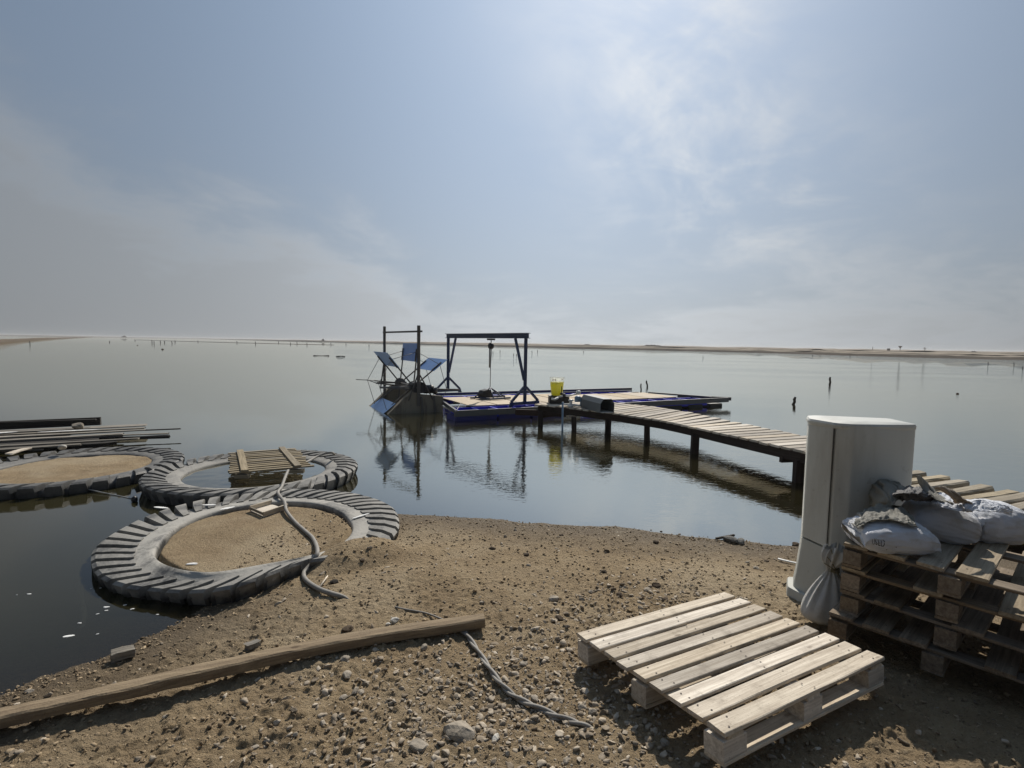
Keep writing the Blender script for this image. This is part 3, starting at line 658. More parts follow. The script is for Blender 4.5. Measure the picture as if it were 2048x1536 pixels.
lathe('hoist_body', [(.04, -.06), (.09, -.05), (.1, 0), (.09, .05), (.04, .06)], (hs.x, hs.y, zt-.37), 'black', h, 14, True, Ug)
rod('chain', [(hs.x-.035, hs.y, zt-.4), (hs.x-.035, hs.y, 1.22)], .020, 'rod', h)
rod('load_chain', [(hs.x, hs.y, zt-.4), (hs.x-.01, hs.y, .62)], .010, 'rod', h)
rod('load_chain', [(hs.x+.03, hs.y, zt-.4), (hs.x, hs.y, 1.3), (hs.x-.005, hs.y, .62)], .008, 'rod', h)
pm = thing('lifting_frame', 'black lifting frame with boxy motor hanging from the hoist chain over the deck', 'lifting frame', (hs.x, hs.y, .3))
ap = Vector((hs.x, hs.y, .62)); 
for a, b2 in ((-.62, -.12), (.55, -.1), (-.25, .42), (.35, .4)):
    f = Vector((hs.x, hs.y, .36))+Ug*a*.75+Vg*b2; rod('sling_leg', [ap, f], .018, 'steel', pm)
bar('base_rail', Vector((hs.x, hs.y, .33))-Ug*.62-Vg*.12, Vector((hs.x, hs.y, .33))+Ug*.6-Vg*.1, .06, .05, 'steel', pm)
bar('base_rail', Vector((hs.x, hs.y, .33))-Ug*.3+Vg*.42, Vector((hs.x, hs.y, .33))+Ug*.45+Vg*.4, .06, .05, 'steel', pm)
bar('base_rail', Vector((hs.x, hs.y, .335))-Ug*.3+Vg*.39, Vector((hs.x, hs.y, .335))-Ug*.42-Vg*.09, .05, .045, 'steel', pm)
prism('motor_box', [(-.24, 0), (.1, 0), (.1, .17), (.0, .24), (-.2, .2), (-.24, .12)], -.14, .14, 'black', pm, .015, (Vector((hs.x, hs.y, .345))-Ug*.12, Ug, Vector((0, 0, 1)), Vg))

# ------------------------------------------------------------------ paddle wheel
WA, WB = Vector((-3.40, 16.07, .70)), Vector((-2.76, 14.80, .70)); AX = (WB-WA).normalized(); WU = Vector((-AX.y, AX.x, 0))
if WU.x < 0: WU = -WU
pw = thing('paddle_wheel', 'water paddle wheel with blue square blades between two concrete piers', 'paddle wheel', ((WA+WB)/2).xy.to_3d())
ZZ = Vector((0, 0, 1))
def wp(hub, ang, r, u=0.0): return hub+WU*math.cos(ang)*r+ZZ*math.sin(ang)*r+AX*u
rod('axle', [WA-AX*.25, WB+AX*.35], .03, 'wheel_steel', pw)
for hub in (WA, WB):
    lathe('hub', [(.05, -.07), (.16, -.05), (.16, .05), (.05, .07)], hub, 'wheel_steel', pw, 18, True, AX)
a0 = math.radians(84)
for k in range(8):
    a = a0+k*math.pi/4; hid = math.sin(a) < -.85
    for hub in (WA, WB): bar('spoke', wp(hub, a, .12), wp(hub, a, .78), .035, .035, 'wheel_steel', pw)
    if k in (0, 1, 2, 3, 5, 6, 7) or True:
        r0, r1 = .70, 1.22; L = (WB-WA).length+.3
        pm_ = wp((WA+WB)/2, a, (r0+r1)/2)
        if k not in (2, 6):
            o = link('blade', board_mesh('blade', L, r1-r0, .006, k, .002, 0, .001), 'blade', pw)
            rad = (WU*math.cos(a)+ZZ*math.sin(a)); R = Matrix((AX, rad, AX.cross(rad))).transposed()
            o.rotation_mode = 'QUATERNION'; o.rotation_quaternion = R.to_quaternion(); o.location = pm_-pw.location
            off = AX.cross(rad)*.022
            for hub, s in ((WA, 1), (WB, 1)):
                bar('blade_bracket', wp(hub, a, .70)+off, wp(hub, a, 1.06)+off, .045, .03, 'wheel_steel', pw)
        else:
            for hub in (WA, WB): rod('spoke_extension', [wp(hub, a, .78), wp(hub, a, 1.05)], .012, 'rod', pw)
for hub in (WA-AX*.02, WB+AX*.02):
    for k in range(8):
        a, b2 = a0+k*math.pi/4, a0+(k+1)*math.pi/4
        rod('tie_rod', [wp(hub, a, .98), wp(hub, b2, .98)], .0085, 'rod', pw, 6)
rod('drive_rod', [PD(712, 759, 15.6), wp(WA, a0+math.pi/2, .98), wp(WB, a0+math.pi/2, .98)], .012, 'rod', pw, 6)
def pier(O, prof, t0, t1): return prism('pier', prof, t0, t1, 'concrete', pw, .012, (Vector((O.x, O.y, 0)), WU, ZZ, AX))
pier(WB, [(-.86, -.3), (.76, -.3), (.76, .44), (.18, .50), (-.08, .60), (-.14, .59), (-.74, .05), (-.86, -.05)], .12, .34)
pier(WA, [(-.95, -.3), (.7, -.3), (.7, .2), (.36, .56), (.28, .62), (-.22, .62), (-.3, .55), (-.80, .05), (-.95, -.05)], -.34, -.12)
pA = WA-WU*.45-AX*.1; pB = WB+WU*.04+AX*.36
bar('tall_post', (pA.x, pA.y, .3), (pA.x, pA.y, 2.40), .075, .055, 'wheel_steel', pw)
bar('tall_post', (pB.x, pB.y, .2), (pB.x, pB.y, 2.40), .085, .06, 'wheel_steel', pw)
bar('crossbar', (pA.x-.03, pA.y, 2.22), Vector((pB.x, pB.y, 2.24))+(pB-pA).xy.to_3d().normalized()*.15, .05, .05, 'wheel_steel', pw)
for q, top in ((-.52, 1.18), (.34, 1.15)):
    rod('post_stay', [(pB.x, pB.y, 1.12), Vector((pB.x, pB.y, .35))+WU*(.42 if q > 0 else -.28)], .02, 'wheel_steel', pw)
rod('post_stay', [(pA.x, pA.y, 1.5), Vector((pA.x, pA.y, .55))-WU*.12], .02, 'wheel_steel', pw)
bar('bearing_beam', WA-WU*.66-AX*.2, WA+WU*.25-AX*.2, .06, .05, 'wheel_steel', pw); bar('bearing_beam', WB-WU*.72+AX*.18+ZZ*-.02, WB+WU*1.3+AX*.18+ZZ*-.10, .06, .045, 'wheel_steel', pw)
bar('guard_rail', WB-WU*.95+AX*.05, WB-WU*.1+AX*.1, .07, .05, 'rod', pw)
prism('gearbox', [(-.12, -.16), (.22, -.16), (.26, .1), (.1, .17), (-.12, .12)], .1, .34, 'black', pw, .02, (WB, WU, ZZ, AX))
lathe('motor', [(.04, -.05), (.11, -.03), (.12, 0), (.12, .24), (.09, .27), (.05, .28)], WB+WU*.24+AX*.22+ZZ*-.06, 'black', pw, 18, True, WU)
lathe('pulley', [(.02, 0), (.10, .01), (.085, .035), (.10, .06), (.02, .07)], WB+WU*.50+AX*.30+ZZ*-.10, 'black', pw, 18, True, (WU*.6+AX*.8))
for s in (.12, .48):
    bar('pier_leg', Vector((WB.x, WB.y, .45))+WU*s+AX*.37, Vector((WB.x, WB.y, -.2))+WU*(s+.04)+AX*.37, .06, .04, 'wheel_steel', pw)
rod('loose_bracket', [K(-.95, 3.3, .32), K(-.75, 3.7, .16), K(-.45, 3.35, .36)], .012, 'rod', pw, 6)

# ------------------------------------------------------------------ jetty
nearE = [(.62, 12.75), (1.22, 12.45), (2.14, 11.50), (2.96, 10.47), (3.42, 9.42), (3.80, 8.45), (4.16, 7.55), (4.36, 7.0)]
farE = [(1.7, 14.1), (2.45, 13.75), (3.42, 12.72), (4.01, 11.65), (4.52, 9.95), (4.86, 8.85), (5.20, 7.95), (5.35, 7.45)]
jt = thing('wooden_jetty', 'long timber jetty on dark posts curving out to the floating dock', 'jetty', (3.5, 10, 0))
zj = .475
def poly_at(pts, t):
    k = min(int(t), len(pts)-2); f = t-k; return Vector((pts[k][0]*(1-f)+pts[k+1][0]*f, pts[k][1]*(1-f)+pts[k+1][1]*f, 0))
tt = []; t = 0.0
while t < 7:
    a = poly_at(nearE, t); tt.append(t); k = min(int(t), 6); L = (Vector(nearE[k+1])-Vector(nearE[k])).length; t += .205/L
for i, t in enumerate(tt):
    a, b2 = poly_at(nearE, t), poly_at(farE, t); d = (b2-a).normalized()
    e0, e1 = random.uniform(-.02, .03), random.uniform(-.04, .05)
    dz = random.uniform(-.004, .004)
    bar('plank', a-d*(.03+e0)+ZZ*(zj+dz), b2+d*(.03+e1)+ZZ*(zj+dz+random.uniform(-.003, .003)), random.uniform(.145, .165), .034, 'jetty', jt, warp=.004, segs=3)
for i in range(7):
    for E, off in ((nearE, .05), (farE, -.09)):
        a, b2 = poly_at(E, i), poly_at(E, i+1); aa, bb = poly_at(nearE, i), poly_at(farE, i); d = (bb-aa).normalized(); cc, dd = poly_at(nearE, i+1), poly_at(farE, i+1); d2 = (dd-cc).normalized()
        bar('stringer', a+d*off+ZZ*(zj-.092), b2+d2*off+ZZ*(zj-.092), .06, .152, 'stringer', jt, warp=.003)
def jpost(x, y, top, wd=.115, lean=0, knobby=False):
    bar('post', (x, y, top), (x+lean, y, -.5), wd, wd*.95, 'stringer', jt, warp=.02 if knobby else .004)
for x, y, tp in ((.70, 12.66, zj+.0-.17), (2.14, 11.62, zj-.17), (3.36, 9.58, zj-.17), (4.20, 7.62, zj-.17)): jpost(x, y, tp+.03, .12)
for x, y in ((1.42, 12.0), (2.78, 10.78), (5.15, 8.0)): jpost(x, y, zj-.17, .10, .03, True)
bar('cross_tie', (4.05, 7.85, zj-.19), (5.15, 8.1, zj-.19), .06, .09, 'stringer', jt); bar('cross_tie', (.7, 12.7, .2), (1.6, 13.1, .25), .05, .05, 'stringer', jt)
bar('cross_tie', (.1, 12.9, .28), (1.3, 12.55, .3), .08, .14, 'stringer', jt)
# thick rough sleepers near the bank
wk = thing('sleeper_walkway', 'rough sleeper walkway on dark beams behind the grey cabinet and sacks', 'walkway', (5.3, 6.4, 0))
f0, f1 = Vector((5.42, 6.87, .33)), Vector((5.76, 6.03, .33)); sd = (f1-f0)/3.87
for i in range(-2, 9):
    e = f0+sd*i*1.02; d = Vector((-.93, -.38, 0)); lift = .0 if i < 5 else .05
    L = 1.15+random.uniform(-.08, .08)
    me = board_mesh('sleeper', L, .15+random.uniform(-.01, .015), .075, 40+i, .012, .02, .018, 9); o = link('sleeper', me, 'sleeper', wk); between(o, e+ZZ*(lift-.0)+Vector((random.uniform(-.03, .03), 0, 0)), e+d*L+ZZ*lift, wk)
for off in (.14, .95): bar('bearer', f0-sd*2.6-Vector((.93, .38, 0))*off+ZZ*-.10, f0+sd*9-Vector((.93, .38, 0))*off+ZZ*-.10, .09, .12, 'stringer', wk, warp=.01)
for i in (-2, 3, 8): bar('post', f0+sd*i-Vector((.93, .38, 0))*.14+ZZ*-.16, f0+sd*i-Vector((.93, .38, 0))*.14+ZZ*-.8, .11, .11, 'stringer', wk)

# ------------------------------------------------------------------ things on the jetty
bp = PD(1119, 806, 13.05); bz = .49
box = thing('black_crate', 'black box on the jetty end carrying the yellow bucket', 'box', (bp.x-.03, bp.y, bz))
c = Vector((bp.x-.02, bp.y+.05, bz)); jd = Vector((.75, -.66, 0)); jn = Vector((.66, .75, 0))
prism('box_body', [(-.24, -.2), (.24, -.2), (.24, .2), (-.24, .2)], .0, .17, 'black', box, .015, (c, Vector((1, .05, 0)).normalized(), Vector((-.05, 1, 0)).normalized(), ZZ))
prism('box_rim', [(-.25, -.21), (.25, -.21), (.25, .21), (-.25, .21)], .172, .195, 'black', box, .006, (c, Vector((1, .05, 0)).normalized(), Vector((-.05, 1, 0)).normalized(), ZZ))
for q in (-.14, 0, .14): bar('box_rib', c+Vector((q, -.215, .02)), c+Vector((q, -.215, .16)), .02, .012, 'black', box)
def glassy():
    m, t, b, o = mat('clear_bucket_plastic'); t.n.remove(b); tr = t.new('ShaderNodeBsdfTransparent'); tr.inputs[0].default_value = (.93, .93, .9, 1)
    gl = t.new('ShaderNodeBsdfGlossy'); gl.inputs[1].default_value = .1; df = t.new('ShaderNodeBsdfTranslucent'); df.inputs[0].default_value = (.8, .82, .78, 1)
    m1 = t.new('ShaderNodeMixShader'); m1.inputs[0].default_value = .22; t.l.new(tr.outputs[0], m1.inputs[1]); t.l.new(df.outputs[0], m1.inputs[2])
    m2 = t.new('ShaderNodeMixShader'); m2.inputs[0].default_value = .08; t.l.new(m1.outputs[0], m2.inputs[1]); t.l.new(gl.outputs[0], m2.inputs[2]); t.l.new(m2.outputs[0], o.inputs[0]); return m
MT['clear'] = glassy()
def liquid():
    m, t, b, o = mat('yellow_green_liquid'); tr = t.new('ShaderNodeBsdfTranslucent'); tr.inputs[0].default_value = (.95, .90, .12, 1)
    b.inputs['Base Color'].default_value = (.60, .58, .12, 1); b.inputs['Roughness'].default_value = .2
    mx = t.new('ShaderNodeMixShader'); mx.inputs[0].default_value = .6; t.l.new(b.outputs[0], mx.inputs[1]); t.l.new(tr.outputs[0], mx.inputs[2]); t.l.new(mx.outputs[0], o.inputs[0]); return m
MT['liquid'] = liquid()
bc = Vector((PD(1113.5, 790, 13.1).x, 13.1, bz+.197))
bk = thing('clear_bucket', 'clear bucket two thirds full of yellow green liquid on the black box', 'bucket', bc)
lathe('bucket_wall', [(.135, 0), (.15, .1), (.165, .25), (.18, .43), (.19, .435), (.185, .45), (.176, .445), (.17, .40)], bc, 'clear', bk, 32)
lathe('liquid_fill', [(.128, .006), (.143, .1), (.158, .25), (.166, .335), (.0, .338)], bc, 'liquid', bk, 32)
for a in (-.05, .0, .1):
    pass
for (x, z, wd, ht) in ((-.115, .395, .014, .055), (-.05, .395, .014, .055), (-.082, .395, .055, .012), (.11, .41, .03, .014)):
    yy = -math.sqrt(max(.182**2-x*x, 0))-.004
    bar('print_mark', bc+Vector((x, yy, z-ht/2)), bc+Vector((x, yy, z+ht/2)), .004, wd, 'brownink', bk, roll=math.pi/2)
rod('bucket_tap', [bc+Vector((.10, -.19, .06)), bc+Vector((.10, -.17, .24))], .010, 'black', bk, 6)
lathe('tap_knob', [(.01, -.03), (.05, -.02), (.05, .02), (.01, .03)], bc+Vector((.11, -.2, .06)), 'black', bk, 12)
# hood
ha, hb = Vector((2.0, 12.08, zj+.02)), Vector((2.47, 11.22, zj+.02)); 
p1, p2 = PD(1163, 800, 12.35), PD(1203, 800, 11.35)
hd = (Vector((p2.x, p2.y, 0))-Vector((p1.x, p1.y, 0))).normalized(); hn = Vector((hd.y, -hd.x, 0)); hn = hn if hn.y > 0 else -hn
ho = thing('sheet_metal_hood', 'grey sheet metal hood with open dark end lying on the jetty', 'hood', (p1.x, p1.y, zj+.015))
prof = [(-.02, 0), (-.02, .20), (.05, .30), (.24, .30), (.31, .20), (.31, 0)]
def shell(name, prof, th, y0, y1, m):
    inn = [(x*(1-2*th/.33)+th, z-th if z > 0 else 0) for x, z in prof]; n = len(prof); V = []
    for yy in (y0, y1):
        V += [Vector((ho.location.x, ho.location.y, ho.location.z))+hn*a+ZZ*b+hd*yy for a, b in prof]+[Vector(ho.location)+hn*a+ZZ*b+hd*yy for a, b in inn]
    Fc = []
    for i in range(n-1):
        Fc += [(i, i+1, 2*n+i+1, 2*n+i), (n+i+1, n+i, 3*n+i, 3*n+i+1), (i+1, i, n+i, n+i+1), (2*n+i, 2*n+i+1, 3*n+i+1, 3*n+i)]
    o = link(name, pydata(name, V, Fc), m, ho); o.location = -ho.location; return o
LH = ((Vector((p2.x, p2.y, 0))-Vector((p1.x, p1.y, 0))).length)
shell('hood_shell', prof, .006, 0, LH, 'hood')
prism('back_plate', [(.0, .002), (.0, .195), (.055, .288), (.235, .288), (.29, .195), (.29, .002)], .04, .05, 'hoodin', ho, 0, (Vector(ho.location), hn, ZZ, hd))
bar('floor_plate', ho.location+hn*.145+ZZ*.01+hd*.05, ho.location+hn*.145+ZZ*.01+hd*(LH+.01), .28, .012, 'pvc', ho)
bar('end_flange', ho.location+hn*-.018+ZZ*.24+hd*.02, ho.location+hn*-.018+ZZ*.02+hd*.02, .05, .01, 'bluepipe', ho)
# pump fittings
pf = thing('pump_fittings', 'white plastic pump pipes and valve between the black box and metal hood', 'pump', (p1.x-.25, p1.y, zj+.01))
q = Vector(pf.location)
lathe('valve_body', [(.02, 0), (.07, .01), (.07, .05), (.035, .07), (.035, .14), (.06, .15), (.055, .18), (.01, .19)], q+Vector((.0, 0, 0)), 'pvc', pf, 16)
rod('pipe', [q+Vector((-.15, .1, .05)), q+Vector((-.05, .05, .06)), q+Vector((.06, -.02, .06)), q+Vector((.2, -.12, .05))], .028, 'pvc', pf, 12)
rod('pipe', [q+Vector((-.32, .1, .22)), q+Vector((-.15, .12, .26)), q+Vector((.02, .16, .27)), q+Vector((.16, .18, .30))], .020, 'pvc', pf, 12)
lathe('union', [(.01, -.05), (.05, -.04), (.05, .04), (.01, .05)], q+Vector((.2, .2, .33)), 'pvc', pf, 14, True, Vector((1, .3, 0)))
lathe('union', [(.01, -.04), (.04, -.03), (.04, .03), (.01, .04)], q+Vector((-.15, .12, .27)), 'black', pf, 14)
rod('pipe', [q+Vector((-.46, -.08, .2)), q+Vector((-.38, -.08, .19)), q+Vector((-.3, -.03, .22))], .024, 'pvc', pf, 10)
lathe('motor_cap', [(.02, 0), (.075, .01), (.08, .12), (.03, .15)], q+Vector((.17, .05, .12)), 'bluepipe', pf, 16)
pb = P(1125, 862, 0)
tag(rod('standpipe', [(pb.x-.01, pb.y, .66), (pb.x, pb.y, -.4)], .022, 'bluepipe'), 'slim pale blue pipe standing in the water before the bucket', 'pipe')

# ------------------------------------------------------------------ tyres
def tyre(name, label, C, zt, Ro, Ri, nl, phase, skew, lugd, side_bulge, depth, dusty, inner=None, tilt=(0, 0), seed=1, lugdir=1, th_fun=None):
    """giant earthmover tyre lying flat: sidewall ring plus thick skewed shoulder lugs, each a raised block"""
    NS = 360; cx, cy = C; root = thing(name, label, 'tyre', (cx, cy, 0))
    th = np.linspace(0, 2*np.pi, NS, endpoint=False)
    if inner is None: ri = np.full(NS, Ri); zi = np.full(NS, zt+side_bulge*.2); ro = np.full(NS, Ro); zo = np.full(NS, zt)
    else: ri, zi, ro, zo = inner(th)
    ro = ro-lugd
    V = []; D = []
    rsh = ri+(ro-ri)*.36
    prof = [(-.02, -.16, .5), (-.005, -.05, .8), (0, 0, .9)]
    rings = []
    tz = tilt[0]*np.cos(th)+tilt[1]*np.sin(th)
    def ring(r, z, dust): rings.append((r, z+tz*r, dust))
    ring(ri+.02, zi-.20, .3); ring(ri-.005, zi-.05, .7); ring(ri, zi-.012, .9); ring(ri+.018, zi, .9)
    for s in (.2, .4, .6, .8): ring(ri+(ro-ri)*s, zi+(zo-zi)*s+side_bulge*math.sin(math.pi*s), .95 if s < .5 else .3)
    ring(ro-.01, zo-.030, .4); ring(ro+.005, zo-.07, .1); ring(ro-.04, zo-depth*.5, .0); ring(ro-.16, zo-depth, .0)
    for r, z, du in rings:
        V.append(np.stack([r*np.cos(th), r*np.sin(th), z], 1)); D.append(np.full(NS, du*dusty))
    # moulded ring line on the sidewall
    V = np.concatenate(V); D = np.concatenate(D); n = len(rings); i = np.arange(NS); j = (i+1) % NS
    Fq = np.concatenate([np.stack([k*NS+i, k*NS+j, (k+1)*NS+j, (k+1)*NS+i], 1)[:, ::-1] for k in range(n-1)])
    ok = (zi > .045) & (zo > .02); keep = ok[Fq % NS].all(axis=1); Fq = Fq[keep]
    me = fmesh('carcass', V, Fq); attr(me, 'dust', D); link('carcass', me, 'rubber', root, True)
    # one joined tread of all lugs
    LV = []; LF = []; LD = []
    rr = random.Random(seed)
    for k in range(nl):
        a = 2*np.pi*k/nl+phase; w_ = 2*np.pi/nl*.74; jit = rr.uniform(-.01, .01)
        q0 = int((a % (2*np.pi))/(2*np.pi)*NS) % NS
        if ro[q0]-ri[q0] < .08 or min(zo[q0], zi[q0]) < .03: continue
        def pt(f, g, low):
            # f: 0 inner .. 1 outer along the lug, g: -1..1 across
            aa = a+lugdir*skew*(1-f)+g*w_*.5*(.78+.22*f)+jit
            x = aa % (2*np.pi)/(2*np.pi)*NS; i0 = int(x) % NS; i1 = (i0+1) % NS; u_ = x-int(x)
            L = lambda A: A[i0]*(1-u_)+A[i1]*u_
            r0 = L(rsh)+.02; r1 = L(ro)+lugd; r = r0+(r1-r0)*f
            s = (r-L(ri))/max(L(ro)-L(ri), .01); s = min(max(s, 0.0), 1.0)
            zs = L(zi)+(L(zo)-L(zi))*s+side_bulge*math.sin(math.pi*s)
            hgt = .012+.040*min(f*1.6, 1); z = zs+hgt-low*(hgt+.02) if low < 2 else L(zo)-depth
            if low == 2: r -= .13
            if f > .9 and low == 0: z -= .022*(f-.9)*10
            return (r*math.cos(aa), r*math.sin(aa), z+L(tz)*r)
        fs = (0, .12, .5, .9, 1.0); b0 = len(LV)
        for f in fs: LV += [pt(f, -1, 1), pt(f, -.86, 0), pt(f, .86, 0), pt(f, 1, 1)]; LD += [.1, .55*dusty, .55*dusty, .1]
        LV += [pt(1.0, -1, 2), pt(1.0, -.9, 2), pt(1.0, .9, 2), pt(1.0, 1, 2)]; LD += [0]*4
        for q in range(len(fs)):
            for g in range(3):
                A = b0+q*4+g; LF.append((A, A+1, A+5, A+4) if lugdir else (A, A+4, A+5, A+1))
        LF.append((b0, b0+3, b0+2, b0+1))
        # flanks down the tread
        m4 = b0+len(fs)*4
        cen = len(LV); LV += [pt(.86, -1, 2), pt(.86, 1, 2)]; LD += [0, 0]
        LF.append((b0+16, m4, cen, b0+12)); LF.append((b0+19, b0+15, cen+1, m4+3))
    me = pydata('tread', LV, LF); attr(me, 'dust', LD); bm = bmesh.new(); bm.from_mesh(me); bmesh.ops.recalc_face_normals(bm, faces=bm.faces); bm.to_mesh(me); bm.free()
    link('tread', me, 'rubber', root, False); return root
# near tyre: half sunk in the sand, its near right wall squeezed upright
def smoothc(a, k=9):
    ker = np.hanning(k+2)[1:-1]; ker /= ker.sum(); return np.convolve(np.concatenate([a[-k:], a, a[:k]]), ker, 'same')[k:-k]
def inner1(th):
    ri, zi = polar(in1, th); ro, zo = polar(out1, th); return smoothc(ri, 25), smoothc(zi, 25), smoothc(ro, 15), smoothc(zo, 25)
tyre('giant_tyre', 'nearest giant tyre, pale with dust, sunk in the sand bank', T1C, T1Z, T1R, .9, 46, .03, .17, .06, .0, .30, 1.25, inner1, seed=3)
tyre('giant_tyre', 'middle giant tyre, black lugged, carrying the slatted wooden grate', (-3.56, 7.32), .105, 1.36, .91, 40, .05, .22, .05, .02, .34, .75, tilt=(.0, -.010), seed=4)
tyre('giant_tyre', 'leftmost giant tyre, dark wet rubber around a patch of sand', (-6.25, 7.45), .085, 1.36, .93, 36, .02, .12, .06, .02, .34, .45, tilt=(.0, -.012), seed=5)
# sand lying in the left tyre
def disc(name, C, R, z, m, label=None, amp=.03, flatten=1):
    V = [(C[0], C[1], z)]; n = 64; rings = 14
    for r in range(1, rings+1):
        for k in range(n):
            a = 2*math.pi*k/n; rad = R*r/rings; x, y = C[0]+rad*math.cos(a), C[1]+rad*math.sin(a); V.append((x, y, z+amp*float(fbm(np.array([x*3.]), np.array([y*3.]))[0])+.008*float(vnoise(np.array([x*25.]), np.array([y*25.]))[0])))
    Fc = [(0, 1+k, 1+(k+1) % n) for k in range(n)]+[(1+(r-1)*n+k, 1+r*n+k, 1+r*n+(k+1) % n, 1+(r-1)*n+(k+1) % n) for r in range(1, rings) for k in range(n)]
    me = pydata(name, V, Fc); attr(me, 'wet', [0.0]*len(V)); o = link(name, me, m, smooth=True); return structure(o)
disc('sand_fill', (-6.25, 7.45), .97, .065, 'ground')
o = disc('tyre_water', (-3.56, 7.32), .96, .075, 'water', amp=0); attr(o.data, 'shallow', [0.0]*len(o.data.vertices))

# foam patches caught on the tyres are part of the water's edge
def patch(name, pts, m, label, cat, th=.006, group=None):
    n = len(pts); me = pydata(name, list(pts)+[p-Vector((0, 0, th)) for p in pts], [tuple(range(n)), tuple(reversed(range(n, 2*n)))]+[(i, n+i, n+(i+1) % n, (i+1) % n) for i in range(n)])
    bm = bmesh.new(); bm.from_mesh(me); bmesh.ops.recalc_face_normals(bm, faces=bm.faces); bm.to_mesh(me); bm.free()
    return tag(link(name, me, m), label, cat, group)

# ------------------------------------------------------------------ slatted grate on the middle tyre
gc = [P(462, 907, .22), P(590, 898, .25), P(621, 932, .24), P(461, 946, .22)]   # back-left, back-right, front-right, front-left
gr = thing('slatted_grate', 'grey slatted wooden grate resting on the middle tyre', 'grate', (sum((p for p in gc), Vector()))/4)
for i in range(12):
    t = i/11; a, b2 = gc[0].lerp(gc[3], t), gc[1].lerp(gc[2], t); d = (b2-a).normalized()
    bar('slat', a-d*random.uniform(.0, .04), b2+d*random.uniform(0, .05), .058, .020, 'grate', gr, warp=.005)
for s, wd in ((.14, .09), (.80, .085)):
    a, b2 = gc[0].lerp(gc[1], s), gc[3].lerp(gc[2], s*1.0+.03); d = (b2-a).normalized()
    bar('cross_batten', a-d*.08+ZZ*.024, b2+d*.05+ZZ*.024, wd, .024, 'grate', gr, warp=.004)
for s in (.10, .78):
    p = gc[3].lerp(gc[2], s); bar('support_block', p+Vector((-.05, .0, -.05)), p+Vector((.13, .02, -.05)), .09, .05, 'grate', gr)
# small tray
tr0 = [P(500, 1016, .17), P(542, 1004, .17), P(571, 1013, .17), P(527, 1028, .17)]
tb = thing('wooden_tray', 'small shallow wooden tray lying on the sand inside the near tyre', 'tray', sum((p for p in tr0), Vector())/4)
a, b2, c, d = tr0
prism('tray_bottom', [(p.x, p.y) for p in tr0], .135, .147, 'pallet', tb)
bar('tray_side', a, b2+(b2-a)*.02, .018, .045, 'pallet', tb); bar('tray_side', d, c+(c-d)*.1, .018, .045, 'pallet', tb); bar('tray_side', a.lerp(d, .03), a.lerp(d, .97), .014, .03, 'grate', tb)
# hoses
def hose(px, r, label, zf, n=8, radii=None):
    pts = smooth_path([zf(x, y) for x, y in px], n); return tag(rod('hose', pts, radii or r, 'hose', None, 10), label, 'hose')
Zt = lambda z: (lambda x, y: P(x, y, z))
pts = [P(606, 926, .21), P(618, 922, .21), P(632, 914, .22), P(650, 907, .25), P(664, 905.5, .26), P(669, 909, .2)]
tag(rod('hose', smooth_path(pts, 8), .018, 'hose', None, 8), 'short dark hose arching over the right rim of the middle tyre', 'hose')
h1 = [P(576, 941, .23), P(570, 955, .21), P(563, 974, .20), P(556, 984, .19), P(560, 993, .2), P(569, 1005, .19), P(573, 1022, .17)]+[G(x, y, .02) for x, y in [(590, 1048), (612, 1068), (627, 1083)]]+[P(635, 1103, .185)]+[G(x, y, .02) for x, y in [(625, 1130), (608, 1150), (613, 1166), (638, 1183), (665, 1193)]]+[G(690, 1195, .0), G(700, 1197, -.03)]
sp = smooth_path(h1, 8); tag(rod('hose', sp, [.018]*(len(sp)-14)+[.018-.001*i for i in range(14)], 'hose', None, 10), 'long grey hose snaking from the wooden grate across the near tyre sand', 'hose')
h2 = [G(x, y, dz) for x, y, dz in [(918, 1258, .0), (930, 1272, .018), (950, 1300, .02), (975, 1338, .02), (1000, 1372, .018), (1030, 1400, .018), (1070, 1420, .018), (1120, 1440, .014), (1165, 1452, .004), (1195, 1460, -.02)]]
sp = smooth_path(h2, 10); me = rodmesh('strand', sp, .011, 8)
hs2 = thing('twisted_hose', 'twisted pair of grey cables running from the beam end to the pallet', 'cable', h2[4])
def helix(ph):
    o = []
    for i, p in enumerate(sp):
        d = (sp[min(i+1, len(sp)-1)]-sp[max(i-1, 0)]).normalized(); N = d.cross(ZZ).normalized(); B = N.cross(d); a = i*.33+ph
        o.append(p+(N*math.cos(a)+B*math.sin(a))*.0075)
    return o
rod('strand', helix(0), .0095, 'hose', hs2); rod('strand', helix(math.pi), .0095, 'hose', hs2)
sp = smooth_path([G(x, y, .008) for x, y in [(790, 1216), (812, 1221), (850, 1228), (880, 1239), (900, 1248)]], 6)
tag(rod('thin_cable', sp, .006, 'hose', None, 8), 'thin pale cable emerging behind the far end of the long beam', 'cable')
sp = smooth_path([P(156, 1120, -.10), P(157, 1160, -.035), P(162, 1200, -.03), P(167, 1230, -.035), P(160, 1265, -.09)], 8)
tag(rod('sunken_pipe', sp, .022, 'hose', None, 8), 'grey pipe lying under the shallow water at the left', 'pipe')
sp = smooth_path([P(155, 974, .03), P(175, 978, .03), P(200, 984, .02), P(235, 991, .005), P(262, 997, .004)], 6)
rp = thing('frayed_rope', 'frayed rope with a dark knot trailing from the leftmost tyre', 'rope', sp[0])
rod('rope_strand', sp, [.016 if i < 7 else .006 for i in range(len(sp))], 'strap', rp, 7); lathe('rope_knot', [(.01, -.03), (.035, -.01), (.03, .03), (.005, .05)], P(269, 1000, .02), 'black', rp, 9)

